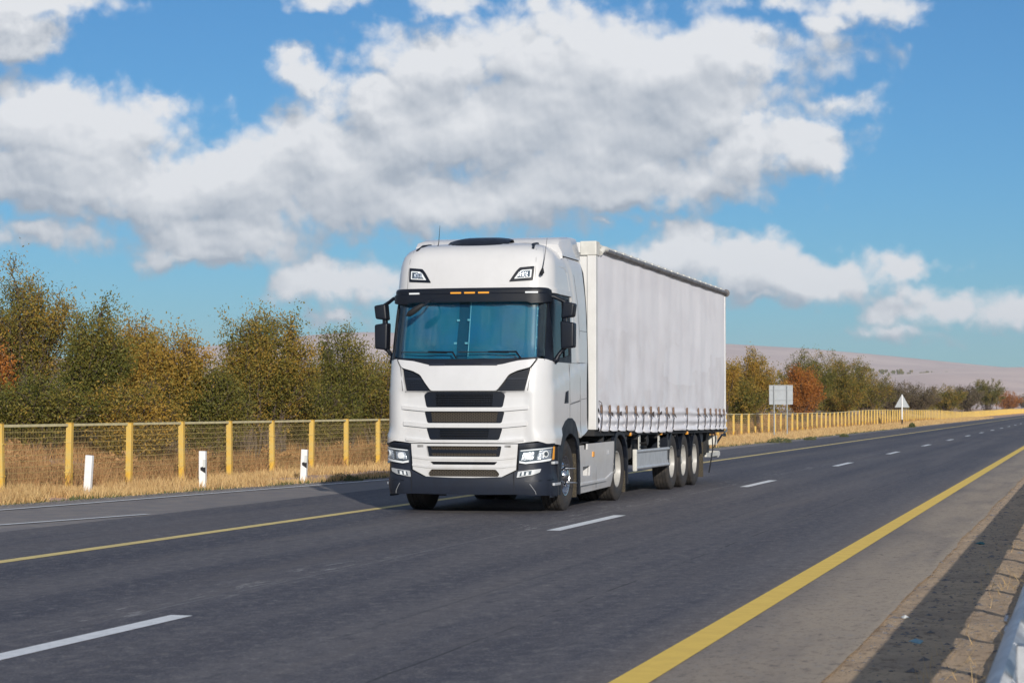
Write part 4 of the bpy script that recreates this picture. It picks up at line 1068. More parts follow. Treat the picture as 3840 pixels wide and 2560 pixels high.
# --- grilles ------------------------------------------------------------------
def hexmesh(name, poly, off, cell=.036, rad=.0042, m='mesh', flat=.62):
    mb = MB(); us = [p[0] for p in poly]; zs = [p[1] for p in poly]
    dx, dz = cell, cell*flat; seen = set()
    nx, nz_ = int((max(us)-min(us))/(dx*.75))+2, int((max(zs)-min(zs))/dz)+2
    for i in range(nx):
        for j in range(nz_):
            cx, cz = min(us)+i*dx*.75, min(zs)+j*dz+(dz/2 if i % 2 else 0)
            if not inpoly(cx, cz, poly): continue
            pts = [(cx+dx/2*math.cos(PI/3*k), cz+dz*.577*math.sin(PI/3*k)) for k in range(6)]
            for a, b in zip(pts, pts[1:]+pts[:1]):
                k = tuple(sorted([(round(a[0], 3), round(a[1], 3)), (round(b[0], 3), round(b[1], 3))]))
                if k in seen: continue
                seen.add(k); pa, pb = P(*a)+Nrm(*a)*off, P(*b)+Nrm(*b)*off
                mb.tube([pa, pb], rad, 3, False)
    return mb
def slats(poly, off, zs, u0, u1, h=.008, m='plastic'):
    mb = MB()
    for z in zs:
        mb.tube([tuple(P(u, z)+Nrm(u, z)*off) for u in np.linspace(u0, u1, 7)], h, 4)
    return mb
bk_ = patch('grille_backing', 'chassis', [(-1.0, .5), (1.0, .5), (1.0, 2.15), (-1.0, 2.15)], [], -.075, .02, step=.15)
def frame_in(poly, k, dz=0): 
    cx = sum(p[0] for p in poly)/len(poly); cz = sum(p[1] for p in poly)/len(poly)
    return [(cx+(x-cx)*k, cz+(z-cz)*(1-(1-k)*dz if dz else k)) for x, z in poly]
# upper grille with fine slats
ga = patch('grille', 'plastic', [(x*.995, z) for x, z in G_A], [[(-.43, 1.575), (.43, 1.575), (.44, 1.755), (-.44, 1.755)]], -.03, .02, step=.08)
slats(None, -.035, np.linspace(1.60, 1.74, 5), -.44, .44, .010).build('slats', 'plastic', ga)
mb = MB()
for u in np.linspace(-.41, .41, 22): mb.tube([tuple(P(u, 1.58)+Nrm(u, 1.58)*-.045), tuple(P(u, 1.755)+Nrm(u, 1.755)*-.045)], .004, 3)
mb.build('ribs', 'plastic', ga)
gb = patch('grille', 'plastic', [(x*.995, z) for x, z in G_B], [[(-.49, 1.34), (.49, 1.34), (.515, 1.485), (-.515, 1.485)]], -.03, .02, step=.08)
hexmesh('mesh', [(-.51, 1.335), (.51, 1.335), (.53, 1.49), (-.53, 1.49)], -.038).build('mesh', 'mesh', gb)
gc = patch('grille', 'plastic', [(x*.995, z) for x, z in G_C], [[(-.36, 1.10), (.36, 1.10), (.38, 1.235), (-.38, 1.235)]], -.03, .02, step=.08)
slats(None, -.035, np.linspace(1.115, 1.22, 4), -.38, .38, .011).build('slats', 'plastic', gc)
for sx in (-1, 1):
    wg = [(sx*a, b) for a, b in WING]
    if sx < 0: wg = wg[::-1]
    gw = patch('side_grille', 'plastic', wg, [], -.035, .02, step=.07)
    mb = MB()
    for z in np.arange(1.82, 2.11, .024):
        u0 = float(np.interp(z, [1.785, 1.90, 2.02, 2.075, 2.125], [.52, .615, .70, .81, .96]))
        u1 = float(np.interp(z, [1.80, 2.125], [.895, .965]))
        n_ = max(2, int((u1-u0)/.035))
        for q_ in range(n_):
            a, b = u0+(u1-u0)*(q_+.08)/n_, u0+(u1-u0)*(q_+.92)/n_
            mb.tube([tuple(P(sx*a, z)+Nrm(sx*a, z)*-.026), tuple(P(sx*b, z)+Nrm(sx*b, z)*-.026)], .006, 4)
    mb.build('fins', 'plastic2', gw)
    patch('rib', 'plastic2', [(sx*u, z) for u, z in ([(.64, 1.965), (.935, 1.972), (.937, 1.985), (.65, 1.985)] if sx > 0 else [(.65, 1.985), (.937, 1.985), (.935, 1.972), (.64, 1.965)])], [], -.02, .01, parent=gw)
# --- lower white module ---------------------------------------------------------
G_D = rounded([(-.545, .835), (.545, .835), (.575, .99), (-.575, .99)], .02)
G_E = rounded([(-.47, .718), (.47, .718), (.515, .762), (-.515, .762)], .01)
G_F = rounded([(-.54, .535), (.54, .535), (.555, .58), (.50, .652), (-.50, .652), (-.555, .58)], .02)
lowm = [(-.60, .555), (-.545, .53), (.545, .53), (.60, .555), (.785, .645), (.815, 1.022), (-.815, 1.022), (-.785, .645)]
G_F2 = rounded([(-.525, .545), (.525, .545), (.545, .585), (.49, .65), (-.49, .65), (-.545, .585)], .02)
lower = patch('lower_front_panel', 'white', lowm, [G_D, G_E, G_F2], .004, .04, step=.06)
for zt, zb in ((.835, .79), (.715, .665)):
    patch('panel_step', 'white', [(-.79, zb+.04), (-.56, zb), (.56, zb), (.79, zb+.04), (.795, zt+.02), (.56, zt-.006), (-.56, zt-.006), (-.795, zt+.02)] if False else [(-.79, zt-.018), (-.56, zt-.045), (.56, zt-.045), (.79, zt-.018), (.79, zt+.012), (.56, zt-.012), (-.56, zt-.012), (-.79, zt+.012)], [], .018, .03, parent=lower)
gd = patch('lower_grille', 'plastic', [(x*.995, z) for x, z in G_D], [[(-.50, .935), (.50, .935), (.52, .982), (-.52, .982)], [(-.49, .845), (.49, .845), (.50, .885), (-.50, .885)]], -.03, .02, step=.06)
hexmesh('m', [(-.51, .93), (.51, .93), (.53, .985), (-.53, .985)], -.036).build('mesh', 'mesh', gd)
hexmesh('m', [(-.50, .842), (.50, .842), (.51, .89), (-.51, .89)], -.036).build('mesh', 'mesh', gd)
ge = empty('lower_grille', (0, 0, 0), parent=tractor); hexmesh('m', G_E, -.02, .034).build('mesh', 'plastic', ge)
gf = empty('bumper_grille', (0, 0, 0), parent=tractor); hexmesh('m', [(x*1.02, z) for x, z in G_F], -.012).build('mesh', 'mesh', gf)
for sx in (-1, 1):
    for q_ in range(3):
        MB().box(sx*.64-.045, sx*.64+.045, -.012+.012, .0+.03, .985-.012*q_, .99-.012*q_)
    mb = MB()
    for q_ in range(3): 
        p = P(sx*.66, 1.0-.012*q_); mb.box(p.x-.05, p.x+.05, p.y-.008, p.y+.02, p.z-.003, p.z+.003)
    mb.build('vent_slots', 'black', lower)
# --- bumper: dark wrap-round with lamp recesses --------------------------------
def prof_b(u, z):
    r = .0
    r += .022*sm(.60, .52, z)+.012*sm(.50, .46, z)
    return r
bw = [(0, .30), (.78, .31), (1.2, .285)]+side_pts([(.42, .27), (.66, .25), (.66, .36), (.64, .62), (.46, .70), (.46, 1.02)])+[(1.2, 1.045), (.825, 1.025), (.82, .64), (.61, .545), (0, .525)]
bw_out = bw+[(-u, z) for u, z in bw[::-1] if u > 0]
bumper = patch('bumper', 'plastic2', bw_out, [], .006, .05, step=.07, relief=prof_b)
patch('underlip', 'plastic', [(-1.25, .265), (1.25, .265), (1.25, .30), (-1.25, .30)], [], -.03, .03, parent=bumper, step=.1)
for u in (-.80, .755):
    patch('bumper_groove', 'black', [(u-.004, .325), (u+.004, .325), (u+.012, .62), (u+.004, .62)], [], .047, .004, parent=bumper)
for sx in (-1, 1):
    pts = [(sx*.98, .45), (sx*1.0, .42), (sx*1.05, .34), (sx*1.06, .31)]
    MB().tube([tuple(P(u, z)+Nrm(u, z)*.042) for u, z in pts], .004, 4).build('bumper_groove', 'alu', bumper)
    pts = [(sx*.92, .49), (sx*1.1, .495), (sx*1.3, .50), (sx*1.42, .51)]
    MB().tube([tuple(P(u, z)+Nrm(u, z)*.034) for u, z in pts], .008, 4).build('bumper_crease', 'plastic', bumper)
    # headlight
    def sg_(pl): 
        q_ = [(sx*a, b) for a, b in pl]; return q_ if sx > 0 else q_[::-1]
    hl = patch('headlight', 'lampdark', sg_(rounded([(.83, .745), (1.0, .765), (1.36, .80), (1.385, .965), (1.30, .985), (.845, .935)], .02)), [], .03, .03, step=.05)
    patch('reflector', 'reflector', sg_([(.86, .79), (1.03, .80), (1.05, .905), (.90, .90)]), [], .036, .01, step=.04, parent=hl)
    patch('reflector', 'reflector', sg_([(1.08, .80), (1.31, .82), (1.33, .95), (1.12, .93)]), [], .036, .01, step=.04, parent=hl)
    patch('upper_strip', 'lens_white', sg_([(.86, .918), (1.10, .94), (1.36, .968), (1.36, .976), (1.10, .955), (.855, .93)]), [], .036, .008, step=.05, parent=hl)
    patch('running_light', 'lens_white', sg_([(.84, .748), (.93, .735), (1.30, .782), (1.33, .81), (1.30, .812), (.93, .762), (.84, .778)]), [], .042, .012, step=.05, parent=hl)
    patch('projector', 'lens_white', sg_(rounded([(.90, .81), (.98, .80), (1.01, .84), (1.0, .89), (.93, .90)], .03)), [], .046, .01, step=.03, parent=hl)
    cx, cz = 1.21, .88; circ = [(cx+.045*math.cos(2*PI*k/14), cz+.05*math.sin(2*PI*k/14)) for k in range(14)]
    patch('projector', 'lens_white', sg_(circ), [], .048, .01, step=.03, parent=hl)
    cx, cz = 1.21, .88; circ = [(cx+.03*math.cos(2*PI*k/14), cz+.034*math.sin(2*PI*k/14)) for k in range(14)]
    patch('bulb', 'lampdark', sg_(circ), [], .053, .008, step=.03, parent=hl)
    patch('turn_signal', 'amber', sg_([(1.375, .795), (1.425, .80), (1.44, .985), (1.40, .985)]), [], .034, .012, step=.04, parent=hl)
    patch('lamp_brow', 'plastic', sg_([(.83, .955), (1.10, .985), (1.44, 1.01), (1.44, 1.035), (1.10, 1.02), (.83, 1.0)]), [], .045, .04, step=.06, parent=hl)
    # fog lamp
    fo = patch('fog_lamp', 'alu', sg_(rounded([(.80, .535), (1.02, .575), (1.12, .615), (1.14, .665), (.82, .625)], .012)), [], .045, .02, step=.05)
    patch('reflector', 'lampdark', sg_([(.84, .555), (1.0, .583), (1.01, .64), (.86, .615)]), [], .05, .01, step=.04, parent=fo)
    for uu in (.87, .93): patch('bulb', 'lens_white', sg_([(uu, .565), (uu+.035, .572), (uu+.04, .622), (uu+.01, .618)]), [], .056, .01, step=.04, parent=fo)
# --- steps, wheel-arch and flank behind the bumper -------------------------------
WY1, WY2 = 1.42, 5.04; TW = (10.12, 11.33, 12.55)
def arc_band(cy, cz, r0, r1, a0, a1, x0, x1, n=18, fl=1.0):
    mb = MB(); vs = []
    for i in range(n+1):
        a = a0+(a1-a0)*i/n
        for x, r in ((x0, r0), (x1, r0), (x1, r1), (x0, r1)):
            vs.append((x, cy+r*math.cos(a), cz+r*math.sin(a)*fl))
    fs = [(i*4+j, i*4+(j+1) % 4, (i+1)*4+(j+1) % 4, (i+1)*4+j) for i in range(n) for j in range(4)]
    fs += [(0, 1, 2, 3), (n*4+3, n*4+2, n*4+1, n*4)]
    return mb.add(vs, fs)
for sx in (-1, 1):
    X = lambda a, b: (min(sx*a, sx*b), max(sx*a, sx*b))
    x0, x1 = X(1.235, 1.272)
    # outer arch lip following the opening in the cab side
    lip_o = [(.66, .26), (.66, .98), (.80, 1.12), (.92, 1.255), (1.10, 1.35), (1.30, 1.395), (1.54, 1.395), (1.75, 1.335), (1.92, 1.20), (2.02, 1.02), (2.075, .70), (2.10, .22)]
    lip_i = [(2.02, .22), (1.99, .70), (1.93, .92), (1.84, 1.03), (1.72, 1.10), (1.52, 1.155), (1.34, 1.155), (1.16, 1.10), (1.02, 1.0), (.90, .80), (.83, .50), (.80, .26)]
    MB().prism_x(lip_o+lip_i, x0, x1).build('front_mudguard', 'plastic', tractor, bevel=.006)
    x0, x1 = X(1.20, 1.245)
    MB().prism_x([(.40, 1.04), (.72, 1.03), (.95, 1.28), (1.3, 1.42), (1.6, 1.42), (1.95, 1.22), (2.1, 1.10), (2.1, .95), (1.8, 1.15), (1.4, 1.2), (1.1, 1.1), (.8, .8), (.4, .8)], x0, x1).build('arch_liner', 'black', tractor)
    x0, x1 = X(.80, 1.24)
    arc_band(WY1, .54, .64, .66, -.35, PI+.35, x0, x1, 22).build('wheel_housing', 'black', tractor)
    MB().box(*X(.86, 1.225), 1.98, 2.02, .18, 1.0).build('spray_brush', 'brush', tractor)
    x0, x1 = X(1.215, 1.238)
    MB().box(x0, x1, .34, .70, .24, 1.0).build('step_panel', 'plastic2', tractor)
    for z, y1 in ((.745, .62), (.43, .78)):
        MB().box(*X(1.20, 1.285), .36, y1-.02, z-.02, z+.02).build('cab_step', 'alu', tractor, bevel=.008)
    # --- panel between the axles
    for nm, yy in (('flank', 0),):
        x0, x1 = X(1.225, 1.25)
        fp = [(2.12, .22), (4.46, .26), (4.50, .36), (4.55, .50), (4.66, .98), (4.66, 1.0), (2.66, .985), (2.64, .90), (2.42, .90), (2.40, .97), (2.12, .965)]
        hole = [(2.34, .48), (2.82, .49), (2.84, .64), (2.34, .635)]
        flank = patch('side_fairing', 'white', [(a, b) for a, b in (fp if sx > 0 else fp)], [hole], 0, .03, step=.12,
                      surf=lambda y, z: (Vector((sx*(1.25-.03*sm(.42, .28, z)+.006*sm(.5, .9, z)), y, z)), Vector((sx, 0, 0))))
        MB().prism_x([(2.12, .385), (3.95, .405), (4.40, .49), (4.46, .50), (4.42, .46), (3.97, .365), (2.12, .345)], *X(1.245, 1.268)).build('crease', 'white', flank, bevel=.004)
        MB().box(*X(1.0, 1.21), 2.32, 2.36, .46, .66).box(*X(1.0, 1.21), 2.84, 2.87, .46, .66).box(*X(.98, 1.0), 2.32, 2.87, .46, .66).build('step_well', 'white', flank)
        MB().box(*X(1.02, 1.24), 2.36, 2.82, .465, .485).build('step_tread', 'alu', flank)
        MB().box(*X(1.25, 1.268), 2.98, 3.09, .775, .86).build('side_marker', 'amber', flank, bevel=.004)
        MB().box(*X(1.25, 1.258), 4.05, 4.17, .79, .80).box(*X(1.25, 1.258), 4.05, 4.17, .87, .88).box(*X(1.25, 1.258), 4.05, 4.06, .80, .87).box(*X(1.25, 1.258), 4.16, 4.17, .80, .87).build('label_frame', 'alu', flank)
        MB().box(*X(1.249, 1.2515), 3.26, 3.266, .28, .96).build('panel_joint', 'black', flank)
        MB().box(*X(.95, 1.24), 2.42, 2.64, .86, .90).build('filler_recess', 'alu', flank)
        MB().tube([(sx*1.1, 2.45, .93), (sx*1.18, 2.55, 1.0), (sx*1.2, 2.9, 1.0)], .014, 5).build('hose', 'black', tractor)
    # drive wheel mudguard
    MB().prism_x([(4.585, .98), (4.62, 1.06), (4.72, 1.14), (4.90, 1.175), (5.18, 1.165), (5.42, 1.09), (5.58, .95), (5.66, .72), (5.70, .25), (5.64, .25), (5.60, .70), (5.52, .90), (5.38, 1.02), (5.17, 1.09), (4.92, 1.10), (4.76, 1.04), (4.69, .92), (4.62, .55), (4.52, .50)], *X(1.20, 1.265)).build('rear_mudguard', 'plastic', tractor, bevel=.01)
    arc_band(WY2, .54, .62, .64, -.1, PI+.05, *X(.62, 1.22), n=18).build('rear_mudguard_inner', 'black', tractor)
    MB().prism_x([(4.0, 1.0), (4.62, 1.04), (4.95, 1.18), (4.6, 1.14)], *X(.7, 1.1)).build('fender_ramp', 'plastic', tractor)
    MB().box(*X(.72, 1.22), 5.62, 5.645, .12, .95).build('mud_flap', 'brush', tractor)
MB().revolve_x([(1.02, 0), (1.02, .085), (1.10, .08), (1.14, .0)], 4.25, 1.04, 14).build('air_tank_cap', 'blue', tractor, smooth=50)
# door shut lines, locker lid and handle on the visible flank
def line_on_side(name, pts, r, m, sx=1, parent=tractor, off=.001):
    mb = MB(); q_ = []
    for y, z in pts:
        u = Ys(y, z); rel_ = crease(u, z) if z < BZ else crease_up(u, z); q_.append(tuple((P(sx*u, z)+Nrm(sx*u, z)*(rel_+off))))
    return mb.tube(q_, r, 4).build(name, m, parent)
for sx in (-1, 1):
    line_on_side('door_seam', [(1.41, 1.40), (1.41, 1.6), (1.41, 1.86), (1.42, 2.05), (1.44, 2.22)], .0035, 'seam', sx)
    line_on_side('locker_seam', [(1.47, 1.62), (1.47, 2.12), (1.52, 2.23), (2.08, 2.23), (2.1, 2.0), (2.09, 1.70), (2.04, 1.66), (1.50, 1.62)], .003, 'seam', sx)
    line_on_side('panel_seam', [(1.42, 1.60), (2.09, 1.655)], .006, 'seam', sx)
    line_on_side('deflector_seam', [(2.04, 1.11), (2.10, 1.35), (2.12, 1.66), (2.12, 2.2), (2.10, 2.7), (2.02, 3.15), (1.88, 3.55), (1.62, 3.80)], .0035, 'seam', sx)
    line_on_side('panel_seam', [(2.12, 2.735), (2.58, 2.735)], .004, 'seam', sx)
    line_on_side('panel_seam', [(2.12, 1.675), (2.58, 1.70)], .004, 'seam', sx)
    line_on_side('swage_line', [(.60, 3.60), (1.0, 3.66), (1.36, 3.66), (1.50, 3.60), (1.70, 3.1), (1.82, 2.5)], .004, 'white_dirty', sx)
    hd = [(sx*a, b) for a, b in side_pts([(1.06, 1.615), (1.31, 1.62), (1.31, 1.81), (1.14, 1.785)])]
    door_h = patch('door_handle', 'plastic', hd if sx > 0 else hd[::-1], [], .022, .02, step=.06)
    MB().box(*((sx*1.262, sx*1.285) if sx > 0 else (sx*1.285, sx*1.262)), 1.19, 1.22, 1.64, 1.79).build('grip', 'plastic2', door_h)
    eb = [(sx*a, b) for a, b in side_pts([(.40, 3.245), (.9, 3.235), (1.60, 3.235), (1.66, 3.16), (1.70, 3.20), (1.64, 3.31), (1.1, 3.325), (.42, 3.315)])]
    patch('window_brow', 'white', eb if sx > 0 else eb[::-1], [], .03, .03, step=.08)
def line_front(name, pts, r_, m, off=.002):
    mb = MB().tube([tuple(P(u, z)+Nrm(u, z)*off) for u, z in pts], r_, 4); return mb.build(name, m, tractor)
for sx in (-1, 1):
    line_front('panel_seam', [(sx*.985, 3.32), (sx*.985, 3.55), (sx*.98, 3.75), (sx*.96, 3.9)], .0028, 'seam')
    line_front('panel_seam', [(sx*1.085, 2.26), (sx*1.05, 2.21), (sx*1.01, 2.15), (sx*.995, 2.10), (sx*.955, 1.80)], .005, 'black')
    line_front('panel_seam', [(sx*.90, 1.78), (sx*.91, 1.79), (sx*.60, 1.785)], .003, 'seam')
    line_front('panel_seam', [(sx*.79, .70), (sx*.6, .675), (sx*.52, .672)], .003, 'seam', .012)
line_front('panel_seam', [(u, 1.0285) for u in np.linspace(-.82, .82, 13)], .005, 'black')
line_front('roof_swage', [(-.80, 3.375), (-.5, 3.365), (0, 3.362), (.5, 3.365), (.80, 3.375)], .003, 'white_dirty')
# --- mirrors ---------------------------------------------------------------------
for sx in (-1, 1):
    mr = empty('mirror', (0, 0, 0), parent=tractor)
    ye = .50
    def house(z0, z1, xi0, xi1, xo0, xo1):
        poly = [(sx*xi0, z0), (sx*xo0, z0+.02), (sx*xo1, z1-.03), (sx*xi1, z1)]
        return MB().prism_y(poly, ye, ye+.19)
    house(2.865, 3.115, 1.345, 1.37, 1.53, 1.555).build('upper_housing', 'plastic', mr, bevel=.035, seg=4, smooth=60)
    house(2.415, 2.83, 1.345, 1.335, 1.54, 1.545).build('lower_housing', 'plastic', mr, bevel=.035, seg=4, smooth=60)
    MB().box(*sorted((sx*1.37, sx*1.43)), ye+.04, ye+.14, 2.78, 2.92).build('neck', 'plastic', mr, bevel=.01)
    MB().tube([(sx*1.17, .50, 3.19), (sx*1.24, .50, 3.185), (sx*1.33, ye+.08, 3.14), (sx*1.42, ye+.1, 3.09)], .028, 8).build('arm', 'plastic', mr, smooth=60)
    MB().tube([(sx*1.22, .56, 2.23), (sx*1.27, .54, 2.25), (sx*1.29, ye+.1, 2.33), (sx*1.36, ye+.1, 2.41), (sx*1.42, ye+.1, 2.46)], [.05, .045, .03, .03, .03], 8).build('arm', 'plastic', mr, smooth=60)
fm = empty('front_mirror', (0, 0, 0), parent=tractor)
c_ = Vector((-.72, -.06, 2.985)); mb = MB()
for i in range(7):
    t = -1+2*i/6; r = math.sqrt(max(0.001, 1-t*t))
    for j in range(10):
        a = 2*PI*j/10; mb.v.append((c_.x+.145*t+.02*math.cos(a)*r*t, c_.y+.07*math.sin(a)*r, c_.z+.085*t+.055*math.cos(a)*r))
mb.f = [(i*10+j, i*10+(j+1) % 10, (i+1)*10+(j+1) % 10, (i+1)*10+j) for i in range(6) for j in range(10)]
mb.build('housing', 'black', fm, smooth=70)
MB().tube([(c_.x+.1, c_.y, c_.z+.05), (-.55, .02, 3.10), (-.55, .16, 3.14)], .016, 6).build('arm', 'plastic', fm)
# --- antennas ---------------------------------------------------------------------
an = MB().tube([(-.62, .74, 3.90), (-.62, .75, 3.97), (-.62, .76, 3.99)], [.045, .03, .012], 8).build('antenna', 'black', tractor)
MB().tube([(-.62, .76, 3.98), (-.62, .80, 4.05), (-.615, .84, 4.30)], [.008, .006, .003], 5).build('rod', 'black', an)
p = P(Ys(.45, 3.55), 3.55); an = MB().tube([(p.x-.01, .40, 3.50), (p.x+.02, .40, 3.54), (p.x+.02, .42, 3.60)], [.02, .035, .015], 8).build('antenna', 'black', tractor)
MB().tube([(p.x+.02, .42, 3.58), (p.x+.03, .50, 3.75), (p.x+.05, .58, 4.06)], [.008, .005, .0025], 5).build('rod', 'black', an)
# --- chassis under the truck --------------------------------------------------------
MB().box(-.48, -.38, .5, 6.4, .62, .92).box(.38, .48, .5, 6.4, .62, .92).build('chassis_rail', 'chassis', tractor)
MB().box(-.95, .95, .22, .52, .32, .9).build('front_crossmember', 'chassis', tractor)
MB().box(-.45, .45, .3, 2.2, .45, 1.0).build('engine_block', 'chassis', tractor)
MB().box(-1.1, -.5, 2.3, 4.3, .35, .95).box(.5, 1.1, 2.9, 4.3, .35, .95).build('fuel_tank', 'chassis', tractor, bevel=.05)
MB().box(-.5, .5, 4.3, 5.5, .95, 1.15).build('fifth_wheel', 'chassis', tractor)
MB().tube([(-1.0, WY1, .52), (1.0, WY1, .52)], .07, 8).tube([(-1.0, WY2, .53), (1.0, WY2, .53)], .09, 8).build('axle', 'chassis', tractor)
MB().revolve_x([(-.2, 0), (-.2, .22), (.2, .22), (.2, 0)], WY2, .53, 14).build('differential', 'chassis', tractor)

# --- wheels ------------------------------------------------------------------------
RT, WT = .53, .31
def tyre_mesh(wd=WT):
    h = wd/2; prof_t = [(-h*.80, .30), (-h, .36), (-h*1.02, .43), (-h*.95, .495), (-h*.84, .525)]
    for gx in (-.58, -.2, .2, .58):
        prof_t += [(h*(gx-.06), RT), (h*(gx-.04), RT-.012), (h*(gx+.04), RT-.012), (h*(gx+.06), RT)]
    prof_t += [(h*.84, .525), (h*.95, .495), (h*1.02, .43), (h, .36), (h*.80, .30)]
    m = MB().revolve_x(prof_t, 0, 0, 56).mesh('tyre', 35); m.materials.append(M['rubber']); return m
tyre = tyre_mesh()
h = WT/2
def rim_deep(): # concave pressed steel disc
    pr = [(h*.78, .305), (h*.86, .302), (h*.86, .288), (h*.70, .278), (h*.0, .265), (-h*.10, .24), (-h*.05, .17), (h*.25, .15), (h*.30, .0)]
    m = MB().revolve_x(pr, 0, 0, 40).mesh('rim', 40); m.materials.append(M['rimwhite']); return m
def rim_front():
    pr = [(h*.78, .305), (h*.90, .300), (h*.88, .286), (h*.62, .272), (h*.50, .25), (h*.62, .20), (h*.80, .165), (h*.82, .15), (h*.84, .14)]
    m = MB().revolve_x(pr, 0, 0, 44).mesh('rim', 40); m.materials.append(M['chrome']); return m
def hub_mesh(x0, r, x1, m_):
    m = MB().revolve_x([(x0, r), (x1*.8, r*.96), (x1, r*.75), (x1+.015, 0)], 0, 0, 20).mesh('hub', 40); m.materials.append(M[m_]); return m
rimF, rimD = rim_front(), rim_deep(); hubF, hubT = hub_mesh(h*.8, .115, h*1.12, 'chrome'), hub_mesh(h*.2, .10, h*.62, 'rimwhite')
nut_f = MB().tube([(0, 0, 0), (.028, 0, 0), (.034, 0, 0)], [.017, .017, .008], 6).mesh('nut'); nut_f.materials.append(M['chrome'])
hole_me = MB().revolve_x([(0, 0), (.0, .022), (-.002, .022)], 0, 0, 8).mesh('vent_hole'); hole_me.materials.append(M['black'])
spike = MB().tube([(0, 0, 0), (.05, 0, 0), (.16, 0, 0)], [.028, .018, .004], 8).mesh('spike', 50); spike.materials.append(M['chrome'])
def wheel(parent, y, side, kind, x=1.05, org=0.0, z=RT-.004, spin=0.0):
    rot = (spin, 0, 0) if side > 0 else (spin, 0, PI)
    wh = link('wheel', None, parent, (side*x, y-org, z), rot)
    link('tyre', tyre, wh)
    link('rim', rimF if kind == 'front' else rimD, wh); link('hub', hubF if kind == 'front' else hubT, wh)
    if side > 0:
        if kind == 'front':
            for k in range(10):
                a = 2*PI*k/10; link('nut', nut_f, wh, (h*.80, .165*math.cos(a), .165*math.sin(a)))
            for a in (1.9, -1.2): link('spike', spike, wh, (h*1.0, .115*math.cos(a), .115*math.sin(a)))
        else:
            for k in range(10):
                a = 2*PI*k/10; link('nut', nut_f, wh, (h*.22, .135*math.cos(a), .135*math.sin(a)))
    return wh
wheel(tractor, WY1, 1, 'front', 1.055); wheel(tractor, WY1, -1, 'front', 1.055)
for s_ in (1, -1):
    wheel(tractor, WY2, s_, 'drive', 1.07, spin=.3); 
    o = link('inner_tyre', tyre, tractor, (s_*.72, WY2, RT-.004))
for i, y in enumerate(TW):
    for s_ in (1, -1): wheel(trailer, y, s_, 'trailer', 1.03, 3.3, spin=.2+i)
# ================================================================ TRAILER
T = lambda mb, name, m, **kw: mb.build(name, m, kw.pop('parent', trailer), org=TR0, **kw)
PT = math.radians(-.33)     # the box sits slightly nose-up
def zt(y, z): return z+(y-3.3)*math.tan(PT)*(1.0 if z > 1.0 else 0)
def zbox(mb, x0, x1, y0, y1, z0, z1):
    vs = [(x, y, zt(y, z)) for z in (z0, z1) for y in (y0, y1) for x in (x0, x1)]
    return mb.add(vs, [(0, 2, 3, 1), (4, 5, 7, 6), (0, 1, 5, 4), (2, 6, 7, 3), (0, 4, 6, 2), (1, 3, 7, 5)])
Y0, Y1 = 3.2, 15.75
T(zbox(MB(), -1.20, 1.20, Y0, Y0+.04, 1.2, 4.12), 'front_wall', 'white_dirty')
for sx in (-1, 1):
    T(zbox(MB(), *sorted((sx*1.13, sx*1.272)), Y0-.03, Y0+.12, 1.20, 3.98), 'front_post', 'white_dirty', bevel=.008)
    T(zbox(MB(), *sorted((sx*1.02, sx*1.285)), Y0-.05, Y0+.22, 3.98, 4.205), 'corner_block', 'cream', bevel=.012)
    T(MB().tube([(sx*1.275, Y0+.25, 4.03), (sx*1.29, Y0+.35, 4.10), (sx*1.29, Y0+.62, 4.11)], [.05, .06, .055], 8), 'corner_boot', 'cream', smooth=60)
    T(MB().tube([(sx*1.285, y, zt(y, 4.085)) for y in (Y0+.5, 8, 12, Y1)], .048, 10), 'roof_tube', 'tube', smooth=60)
    T(MB().tube([(sx*1.285, Y1, zt(Y1, 4.085)), (sx*1.285, Y1+.03, zt(Y1, 4.09)), (sx*1.285, Y1+.07, zt(Y1, 4.09))], [.06, .085, .02], 10), 'tube_cap', 'tube', smooth=60)
    T(zbox(MB(), *sorted((sx*1.20, sx*1.275)), Y1-.02, Y1+.06, 1.2, 4.03), 'rear_post', 'white_dirty', bevel=.006)
T(zbox(MB(), -1.2, 1.2, Y1-.03, Y1+.02, 1.2, 4.03), 'rear_door', 'white_dirty')
T(zbox(MB(), -1.02, 1.02, Y0-.04, Y0+.1, 4.02, 4.19), 'front_header', 'white_dirty', bevel=.01)
# roof sheet with cloth tabs over the edge
mb = MB(); ny = 84; prof_r = [(-1.275, 4.12), (-1.25, 4.17), (-.9, 4.19), (0, 4.20), (.9, 4.19), (1.25, 4.17), (1.275, 4.12)]
for i in range(ny+1):
    y = Y0+.2+(Y1-Y0-.2)*i/ny
    for k, (x, z) in enumerate(prof_r):
        bump_ = .010*abs(math.sin(PI*(y-Y0)/.62)) if k in (0, 1, 5, 6) else 0.0
        mb.v.append((x*(1+bump_*.4), y, zt(y, z+bump_-(.0 if k not in (2, 3, 4) else .02*abs(math.sin(PI*(y-Y0)/.62))))))
n = len(prof_r); mb.f = [(i*n+j, i*n+j+1, (i+1)*n+j+1, (i+1)*n+j) for i in range(ny) for j in range(n-1)]
T(mb, 'roof_sheet', 'cream', smooth=60)
mb = MB()
for i in range(21):
    y = Y0+.2+i*.62; 
    for sx in (-1, 1): zbox(mb, *sorted((sx*1.262, sx*1.286)), y-.010, y+.010, 4.10, 4.165)
T(mb, 'roof_tabs', 'cream')
